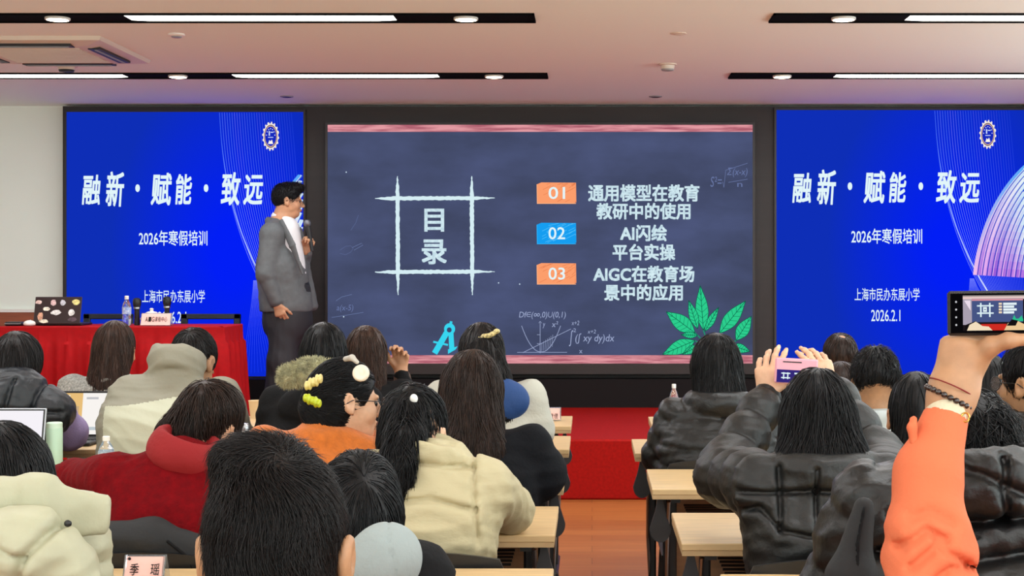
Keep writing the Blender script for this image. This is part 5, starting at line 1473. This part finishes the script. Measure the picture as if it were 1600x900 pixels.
# ---- foreground: short black hair, ears in view
p = skel(432, 698, 1.78, pitch=-6, yaw=2, q=.96, eo=1.14, shw=.18, nb=(0, -.05, -.13), lean=.05, label='person with short tousled black hair seen from behind in the centre foreground')
build_body(p, .0045, M['skin2'])
v = jacket(p, .2, .13, .2, .13, fold=(0.0036, 62), extra=lambda s: s.ring(p.NB, .075, .07, .02)); dress(p, v, 'jumper', M['blackcloth']); legs(p)
s = cap(p, .93, 1.0, .99, low=.0); s.ell(s.Lf(0, -.045, -.05), A_(.060, .055, .075), p.R); ears_out(s, p)
Lf = s.Lf
s.ell(Lf(-.03, .0, .115), A_(.05, .06, .03), p.R); s.disp = lambda q: .0035 * wob(q, 70, 5)
def wh(c):
    c = np.asarray(c, float)
    def fl(q, n):
        v = q - c; r = np.linalg.norm(v, axis=1, keepdims=True); v = v / np.maximum(r, 1e-6)
        sw = np.cross(np.array([0, 0, 1.0]), v)
        return v * .8 + sw * .55 * np.exp(-r / .06) + np.array([.25, 0, -.55]) + .35 * np.stack([np.sin(q[:, 2] * 60), 0 * r[:, 0], np.sin(q[:, 0] * 70)], 1)
    return fl
hair_obj(s, M['hair'], p.o, p.root, h=.004, flow=wh(Lf(.02, -.065, .105)), n=12000, length=.05, lift=.006, tipout=.009, rad=.0006, steps=6, jitter=.2)

# ---- right foreground: the raised coral arm with the phone
wr_ = P(1482, 636, 2.30); el = P(1455, 1010, 2.16)
p = skel(1960, 640, 1.95, shw=.20, lean=.05, label='person in a coral fleece raising one arm to film with a black phone', El=(el, None), Wr=(wr_, None),
         hands=(dict(f=(.30, .05, 1), thumb=(1, -.25, .0), palm=(.25, 1, .1), curl=(.45, .5, .6, .65), spread=.03, tcurl=.35, topen=1.0, q=1.0), 0))
p.hands[0] = None
s = S(.02)
def arm_hand(s):
    f = nrm(P(1512, 540, 2.31) - wr_)
    s.econe(wr_ - f * .06, wr_ + f * .03, (.029, .023), (.034, .022), (1, 0, 0), k=.02)
    s.econe(wr_ + f * .02, P(1508, 545, 2.315), (.034, .022), (.041, .020), (1, 0, .4), k=.025)
    # fingers wrap behind and under the phone, thumb along its lower edge
    s.chain([P(1520, 565, 2.31), P(1548, 541, 2.29), P(1575, 532, 2.275), P(1612, 530, 2.275)], [.020, .0135, .0105, .009], .012)
    for k, (a, b, c_) in enumerate((((1500, 540), (1492, 512), (1498, 486)), ((1512, 536), (1512, 505), (1518, 478)), ((1526, 536), (1534, 505), (1540, 480)), ((1540, 540), (1556, 512), (1560, 488)))):
        s.chain([P(*a, 2.325), P(*b, 2.345), P(*c_, 2.335)], [.0105, .0092, .0075], .008)
bs = build_body
def build_body_arm(p, h, m):
    s = S(.02); head_prims(s, p.C, p.R, p.q)
    s.cone(p.C + A_(0, -.02, -.06), p.NB, .054, .06, .03); s.econe(p.NB + A_(0, 0, -.06), p.Ch, (.1, .07), (.14, .09), k=.05); s.econe(p.Ch, p.Hip, (.14, .09), (.15, .10), k=.05)
    for i in (0, 1):
        s.cone(p.NB + A_(0, 0, -.05), p.Sh[i], .045, .05, .04); s.cone(p.Sh[i], p.El[i], .044, .036, .02); s.cone(p.El[i], p.Wr[i], .036, .026, .015)
        s.chain([p.Hp[i], p.Kn[i], p.An[i]], [.072, .052, .036], .03); s.cone(p.An[i], p.An[i] + p.fwd * .16 + A_(0, 0, -.05), .034, .03, .02)
    hand_prims(s, p.Wr[1], **p.hands[1]); arm_hand(s)
    sdf_obj('body', s, m, p.o, p.root, h)
build_body_arm(p, .0045, M['skin2'])
v = S(.03)
fx = nrm(wr_ - P(1452, 740, 2.265)); c0 = wr_ - fx * .02
v.econe(p.Hip, p.Ch, (.19, .13), (.19, .13), k=.05); v.econe(p.Ch, p.NB + A_(0, 0, -.09), (.19, .13), (.15, .1), k=.05)
for i in (0, 1): v.cone(p.NB + A_((-1, 1)[i] * .05, 0, -.055), p.Sh[i], .075, .08, k=.05)
v.cone(p.Sh[0], el, .075, .064, k=.015); v.cone(p.Sh[1], p.El[1], .075, .06); v.cone(p.El[1], p.Wr[1], .06, .045)
v.chain([el, P(1452, 865, 2.225), P(1450, 740, 2.265), c0], [.070, .061, .049, .036], k=.02)
v.disp = lambda q: -.015 * folds(q, 58, 17, 2, (.45, .2, 1)) * np.clip((P(0, 770, 2.3)[2] - q[:, 2]) * 12 + .3, .08, 1.0) * (q[:, 2] < P(0, 700, 2.3)[2]) + .002 * wob(q, 26, 6)
seams(v, groove([(1393, 842), (1430, 815), (1456, 828)], 2.25, .013, .007), groove([(1405, 868), (1442, 836), (1494, 868)], 2.25, .012, .007), groove([(1426, 892), (1460, 868), (1506, 878)], 2.25, .010, .006), groove([(1412, 800), (1440, 790), (1470, 806)], 2.25, .007, .007))
v.half(wr_ - fx * .012, fx, k=.006)
dress(p, v, 'fleece', M['coral'], .006)
ax = fx; v = S(.006); v.cone(wr_ - ax * .030, wr_ - ax * .002, .0335, .0330); dress(p, v, 'cuff', M['creamcuff'], .004)
v = S(.006).econe(P(1428, 668, 2.27), P(1426, 655, 2.27), (.006, .004), (.005, .004)); v.chain([P(1428, 690, 2.26), P(1425, 668, 2.26), P(1428, 655, 2.262)], [.007, .007, .005]); dress(p, v, 'sleeve_tab', M['coral'], .004); legs(p)
s = cap(p, 1, 1, 1, low=.02); s.econe(p.C + A_(0, -.03, .0), p.C + A_(.0, -.08, -.12), (.086, .085), (.085, .05)); hair_obj(s, M['hair'], p.o, p.root, h=.009, flow=fall(p.C + A_(0, -.02, .13)), n=300, length=.15)
# bead bracelet
o = empty('bracelet', P(1481, 621, 2.30), 'dark bead bracelet with a gold charm on the raised wrist', 'bracelet')
bm_ = mat('dark_bead', (40, 26, 24), .25, coat=.5)
fw = nrm(P(1512, 540, 2.31) - wr_); uu = nrm(np.cross(fw, A_(0, 1, 0))); vv = np.cross(fw, uu); cb = P(1482, 621, 2.30)
nB = 22
for k in range(nB):
    a = 2 * math.pi * k / nB
    ctr = cb + uu * .036 * math.cos(a) + vv * .032 * math.sin(a) + fw * (.006 * math.cos(a + .6)) - P(1481, 621, 2.30)
    MB().lathe([(.0004 + .0048 * math.sin(math.pi * j / 8), -.0048 * math.cos(math.pi * j / 8)) for j in range(9)], ctr, 12).build('bead', bm_, o, True)
ch = cb - uu * .024 + vv * .030 - fw * .018 - P(1481, 621, 2.30)
MB().tube([ch + A_(.006 * math.cos(a), -.002, -.006 + .007 * math.sin(a)) for a in np.linspace(0, 6.3, 16)], .0016).build('charm', mat('gold', (214, 170, 90), .25, metal=1), o, True)
MB().tube([cb - P(1481, 621, 2.30) + uu * .0365 * math.cos(a) + vv * .0325 * math.sin(a) + fw * (.016 + .004 * math.cos(a)) for a in np.linspace(0, 6.3, 30)], .0011, 6).build('cord', mat('red_cord', (120, 20, 24), .6), o, True)
# the filming phone
PD = 2.305; W = .146; H = .070
pc = P(1553, 489, PD)
o = empty('smartphone', pc, 'black phone filming the stage in the raised hand', 'phone')
o.rotation_euler = (0, -.6 * D2R, 0)
MB().box((0, 0, 0), (W, .009, H), bev=.004).build('case', M['blackplastic'], o)
MB().box((0, -.0048, 0), (W - .008, .0008, H - .008)).build('screen_glass', emat('phone_black', (10, 9, 12), 1.0), o)
vs = []; fs = []; cs = []
def ph(x0, z0, x1, z1, col, k=0):
    n = len(vs)
    for x, z in ((x0, z0), (x1, z0), (x1, z1), (x0, z1)): vs.append((x, -.0056 - .0001 * k, z))
    fs.append((n, n + 1, n + 2, n + 3)); cs.append(rgb(col))
def pp(pts, col, k):
    n = len(vs)
    for x, z in pts: vs.append((x, -.0056 - .0001 * k, z))
    fs.append(tuple(range(n, n + len(pts)))); cs.append(rgb(col))
ph(-.05, -.027, .056, .028, (30, 22, 26), 0)
ph(-.05, .022, .056, .027, (228, 200, 196), 1); ph(-.05, .026, .056, .028, (150, 140, 135), 2)
ph(-.036, -.014, .044, .0225, (70, 84, 132), 2); ph(-.036, .0195, .044, .022, (220, 150, 160), 3)
for x in (-.022, -.008): ph(x - .0012, -.006, x + .0012, .016, (220, 240, 245), 3)
for z in (.0, .0115): ph(-.028, z - .0011, -.002, z + .0011, (220, 240, 245), 4)
ph(-.0185, .002, -.0125, .0095, (225, 242, 246), 4); ph(-.017, .005, -.014, .0062, (70, 84, 132), 5)
for k, z in enumerate((.013, .0085, .004, -.0005)): ph(.006, z, .011, z + .003, (240, 220, 190), 3); ph(.013, z - .0005, .034 - .004 * (k % 2), z + .003, (230, 244, 248), 3)
ph(-.05, -.018, -.036, .022, (170, 160, 176), 2)
pp([(-.048, .020), (-.038, .004), (-.038, .02)], (235, 220, 235), 3)
ph(.028, -.0125, .044, -.009, (40, 190, 140), 4); pp([(.026, -.013), (.03, -.003), (.034, -.012), (.042, -.004), (.044, -.013)], (40, 190, 140), 4)
ph(-.022, -.027, .018, -.017, (206, 44, 34), 3)
pp([(-.044, -.027), (-.04, -.018), (-.03, -.013), (-.02, -.020), (-.01, -.021), (-.004, -.027)], (242, 222, 190), 5)
pp([(-.048, -.027), (-.046, -.018), (-.03, -.012), (-.03, -.019)], (20, 16, 18), 4)
pp([(.014, -.027), (.02, -.016), (.034, -.012), (.046, -.018), (.05, -.027)], (236, 200, 150), 5); pp([(.018, -.02), (.026, -.01), (.036, -.012), (.032, -.02)], (20, 16, 18), 6)
for z in (.018, .006, -.006, -.018):
    pp([(-.0605 + .0016 * math.cos(a), z + .0016 * math.sin(a)) for a in np.linspace(0, 6.28, 10, endpoint=False)], (205, 205, 210), 1)
    ph(.0615, z - .001, .064, z + .001, (205, 205, 210), 1)
me = bpy.data.meshes.new('screen_picture'); me.from_pydata(vs, [], fs); a = me.attributes.new('pix', 'FLOAT_COLOR', 'FACE'); a.data.foreach_set('color', np.array(cs, 'f').ravel())
link_mesh('screen_picture', me, vcmat(), o)

# ---- the presenter on the stage
PDp = 10.9
p = Person(); p.q = 1.02; p.jaw = 1.12
p.R = rotm(-78 * D2R, -4 * D2R, 0)
p.C = P(450, 285, PDp) - A_(0, 0, .134)
p.NB = p.C + A_(-.055, .01, -.155)
p.Hip = P(450, 480, PDp); p.Ch = P(441, 405, PDp)
p.Sh = [P(432, 372, PDp + .20), P(425, 366, PDp - .17)]
p.El = [P(470, 420, PDp + .22), P(415, 428, PDp - .24)]
p.Wr = [P(478, 392, PDp + .02), P(432, 474, PDp - .22)]
p.hands = [dict(f=(.5, -.35, .75), thumb=(-.1, -.6, .6), palm=(-.3, -1, .1), curl=(1.0, 1.05, 1.1, 1.15), spread=.0, tcurl=.7, topen=.5, q=1.05),
           dict(f=(.35, 0, -1), thumb=(1, .1, 0), palm=(.2, 1, 0), curl=(.6, .65, .7, .75), spread=.02, tcurl=.4, topen=.5, q=1.08)]
p.hands[0] = dict(f=(.25, -.2, .6), thumb=(-.6, -.5, .3), palm=(.3, -1, 0), curl=(1.05, 1.1, 1.15, 1.2), spread=.0, tcurl=.7, topen=.3, q=1.08)
p.Hp = [P(452, 490, PDp + .10), P(448, 490, PDp - .08)]
p.Kn = [P(468, 565, PDp + .14), P(440, 565, PDp - .10)]
p.An = [A_(P(466, 0, PDp + .15)[0], PDp + .15, ST_Z + .085), A_(P(428, 0, PDp - .1)[0], PDp - .1, ST_Z + .085)]
p.fwd = A_(.97, -.2, 0); p.root = A_(P(445, 0, PDp)[0], PDp, ST_Z)
p.o = empty('person', p.root, 'standing presenter in a grey blazer speaking into a microphone on the stage', 'person')
s = S(.02); head_prims(s, p.C, p.R, p.q, jaw=1.15)
s.cone(p.C + p.R @ A_(0, -.02, -.06), p.NB, .064, .07, .03); s.ell(p.C + p.R @ A_(0, .03, -.1), (.05, .05, .03))
s.econe(p.NB + A_(0, 0, -.06), p.Ch, (.10, .14), (.13, .15), k=.05); s.econe(p.Ch, p.Hip, (.15, .15), (.15, .15), k=.05)
for i in (0, 1):
    s.cone(p.NB + A_(0, 0, -.05), p.Sh[i], .05, .055, .04); s.cone(p.Sh[i], p.El[i], .05, .04, .02); s.cone(p.El[i], p.Wr[i], .04, .029, .015)
    hand_prims(s, p.Wr[i], **p.hands[i])
    s.chain([p.Hp[i], p.Kn[i], p.An[i]], [.08, .058, .04], .03); s.cone(p.An[i], p.An[i] + p.fwd * .16 + A_(0, 0, -.05), .034, .03, .02)
sdf_obj('body', s, M['skin'], p.o, p.root, .0055)
eyes(p); glasses(p, .026, .02)
s_ = S(.006).ell(p.C + p.R @ A_(0, .099, -.067), (.018, .008, .009), p.R); sdf_obj('lips', s_, M['lips'], p.o, p.root, .003)
M['blazer'] = mat('grey_blazer', (92, 95, 97), .75, bump=.1, bscale=150, var=.06, vscale=30); M['shirt'] = mat('white_shirt', (226, 226, 228), .7, bump=.1, bscale=40)
M['suit'] = mat('black_trousers', (36, 35, 40), .7, bump=.1, bscale=60)
# shirt front
v = S(.03); v.econe(P(450, 358, PDp - .03), P(455, 428, PDp - .03), (.085, .12), (.112, .13), k=.04); v.ring(p.NB + A_(.012, -.005, .02), .070, .066, .014, rotm(0, 0, .35), rz=.024)
v.disp = lambda q: .003 * folds(q, 34, 3); dress(p, v, 'shirt', M['shirt'], .008)
# blazer: back, near side, sleeves; open at the chest
v = S(.03)
v.econe(P(432, 372, PDp), P(440, 420, PDp), (.115, .20), (.175, .23), (1, 0, 0), k=.06)
v.econe(P(440, 420, PDp), P(447, 476, PDp), (.175, .23), (.195, .22), (1, 0, 0), k=.06)
v.cone(p.NB + A_(-.01, -.03, -.05), p.Sh[1], .075, .085, k=.05); v.cone(p.NB + A_(-.01, .03, -.05), p.Sh[0], .075, .085, k=.05)
v.cone(p.Sh[1], p.El[1], .085, .068, k=.03); v.cone(p.El[1], p.Wr[1] + A_(-.005, 0, .02), .068, .05, k=.02)
v.cone(p.Sh[0], p.El[0], .085, .068, k=.03); v.cone(p.El[0], p.Wr[0] + nrm(p.El[0] - p.Wr[0]) * .03, .066, .05, k=.02)
# opening along the front (the +x side) between the lapels
a0 = P(449, 350, PDp - .10); a1 = P(489, 440, PDp - .10)
v.econe(P(462, 345, PDp - .09), P(480, 424, PDp - .10), (.058, .14), (.022, .10), (1, 0, 0), k=.010, sub=True)
v.econe(P(466, 362, PDp + .09), P(488, 478, PDp + .09), (.035, .05), (.042, .06), (1, 0, 0), k=.02); v.ring(p.NB + A_(-.012, 0, -.02), .088, .085, .02, rotm(0, 0, .3), rz=.03)
v.half((0, 0, P(0, 487, PDp)[2]), (0, 0, -1), k=.01)
v.disp = lambda q: -.004 * folds(q, 42, 23, 3, (.3, 0, 1)) + .0015 * wob(q, 40, 2)
dress(p, v, 'blazer', M['blazer'], .008)
# lapel
v = S(.01); v.econe(P(439, 345, PDp - .15), P(457, 384, PDp - .20), (.02, .01), (.030, .010), (1, -.5, 0)); v.econe(P(457, 384, PDp - .20), P(473, 428, PDp - .19), (.028, .010), (.008, .008), (1, -.5, 0)); dress(p, v, 'lapel', M['blazer'], .006)
v = S(.05); v.econe(P(449, 455, PDp), P(449, 500, PDp), (.17, .19), (.185, .185), (1, 0, 0))
for i in (0, 1): v.chain([p.Hp[i] + A_(0, 0, -.02), p.Kn[i], p.An[i] + A_(0, 0, .0)], [.125, .098, .078], .05)
v.disp = lambda q: -.006 * folds(q * A_(1, 1, .35), 50, 9); v.half((0, 0, ST_Z + .05), (0, 0, -1)); dress(p, v, 'trousers', M['suit'], .009)
MB().tube([P(449, 444, PDp) - p.root + A_(.150 * math.cos(a), .17 * math.sin(a), 0) for a in np.linspace(0, 6.28, 30)], .014).build('belt', M['black'], p.o, True)
for i in (0, 1):
    f = S(.03); a = p.An[i]
    f.cone(a + A_(0, 0, -.03) - p.fwd * .04, a + p.fwd * .17 + A_(0, 0, -.045), .05, .042); f.half((0, 0, ST_Z + .003), (0, 0, -1)); sdf_obj('shoe', f, M['shoe'], p.o, p.root, .008)
s = cap(p, .96, 1.0, 1.0); s.half(s.Lf(0, -.06, -.055), p.R @ A_(0, -.3, -1), k=.02); ears_out(s, p); s.ell(s.Lf(0, .06, .10), A_(.055, .05, .035), p.R)
hair_obj(s, M['hairk'], p.o, p.root, h=.006, flow=fall(p.C + A_(-.03, 0, .12), g=.4), n=1300, length=.05, lift=.006, tipout=.014, jitter=.4)
# his microphone
mb_ = P(488, 392, PDp - .055); mt_ = P(479, 343, PDp - .06)
o = empty('microphone', mb_, 'microphone held up by the standing presenter', 'microphone')
dz = nrm(mt_ - mb_); L_ = np.linalg.norm(mt_ - mb_)
MB().tube([A_(0, 0, 0), dz * L_ * .5, dz * L_ * .80], [.014, .016, .02], 14).build('handle', M['blackplastic'], o, True)
MB().tube([dz * L_ * .79, dz * L_ * .83, dz * L_ * .9, dz * L_ * .97, dz * L_], [.02, .026, .027, .02, .006], 16).build('grille', mat('mic_mesh', (110, 112, 118), .4, metal=.6), o, True)

# ---- chairs in view and the coats on them
cp = None
for loc, lab in chairs:
    if cp is None: cp = make_chair(loc, lab)
    else: copy_tree(cp, loc, lab)
s = S(.03); c = P(232, 848, pr.Hip[1] - .165)
s.econe(P(165, 846, pr.Hip[1] - .165), P(238, 842, pr.Hip[1] - .16), (.045, .04), (.045, .045), (0, 0, 1)); s.econe(P(238, 842, pr.Hip[1] - .16), P(298, 866, pr.Hip[1] - .16), (.045, .045), (.05, .03), (0, 0, 1)); s.econe(P(170, 880, pr.Hip[1] - .165), P(300, 890, pr.Hip[1] - .165), (.06, .03), (.06, .03), (0, 0, 1)); s.econe(P(180, 960, pr.Hip[1] - .165), P(290, 960, pr.Hip[1] - .165), (.12, .025), (.12, .025), (0, 0, 1))
s.disp = lambda q: -.008 * folds(q, 60, 40, 3, (.6, 0, 1)) + .003 * wob(q, 40, 4)
o = empty('coat', (c[0], c[1], .5), 'dark coat draped over the chair back behind the red fleece', 'coat'); sdf_obj('shell', s, M['greycoat'], o, (c[0], c[1], .5), .008)
q_ = S(.004).chain([P(262, 846, pr.Hip[1] - .208), P(292, 870, pr.Hip[1] - .203), P(300, 886, pr.Hip[1] - .203)], [.004, .004, .004]); sdf_obj('seam', q_, M['blackcloth'], o, (c[0], c[1], .5), .004)
s = S(.03); c = P(1338, 850, 2.42)
s.econe(P(1350, 792, 2.42), P(1330, 900, 2.40), (.016, .018), (.036, .026), (1, 0, 0)); s.econe(P(1330, 900, 2.40), P(1322, 1010, 2.40), (.036, .026), (.045, .03), (1, 0, 0)); s.disp = lambda q: -.004 * folds(q, 60, 41)
o = empty('coat', (c[0], c[1], .5), 'charcoal coat sleeve hanging left of the coral sleeve', 'coat'); sdf_obj('shell', s, M['greycoat'], o, (c[0], c[1], .5), .007)
q_ = S(.004).chain([P(1350, 794, 2.398), P(1340, 850, 2.385), P(1340, 900, 2.372)], [.003, .003, .003]); sdf_obj('seam', q_, M['blackcloth'], o, (c[0], c[1], .5), .004)
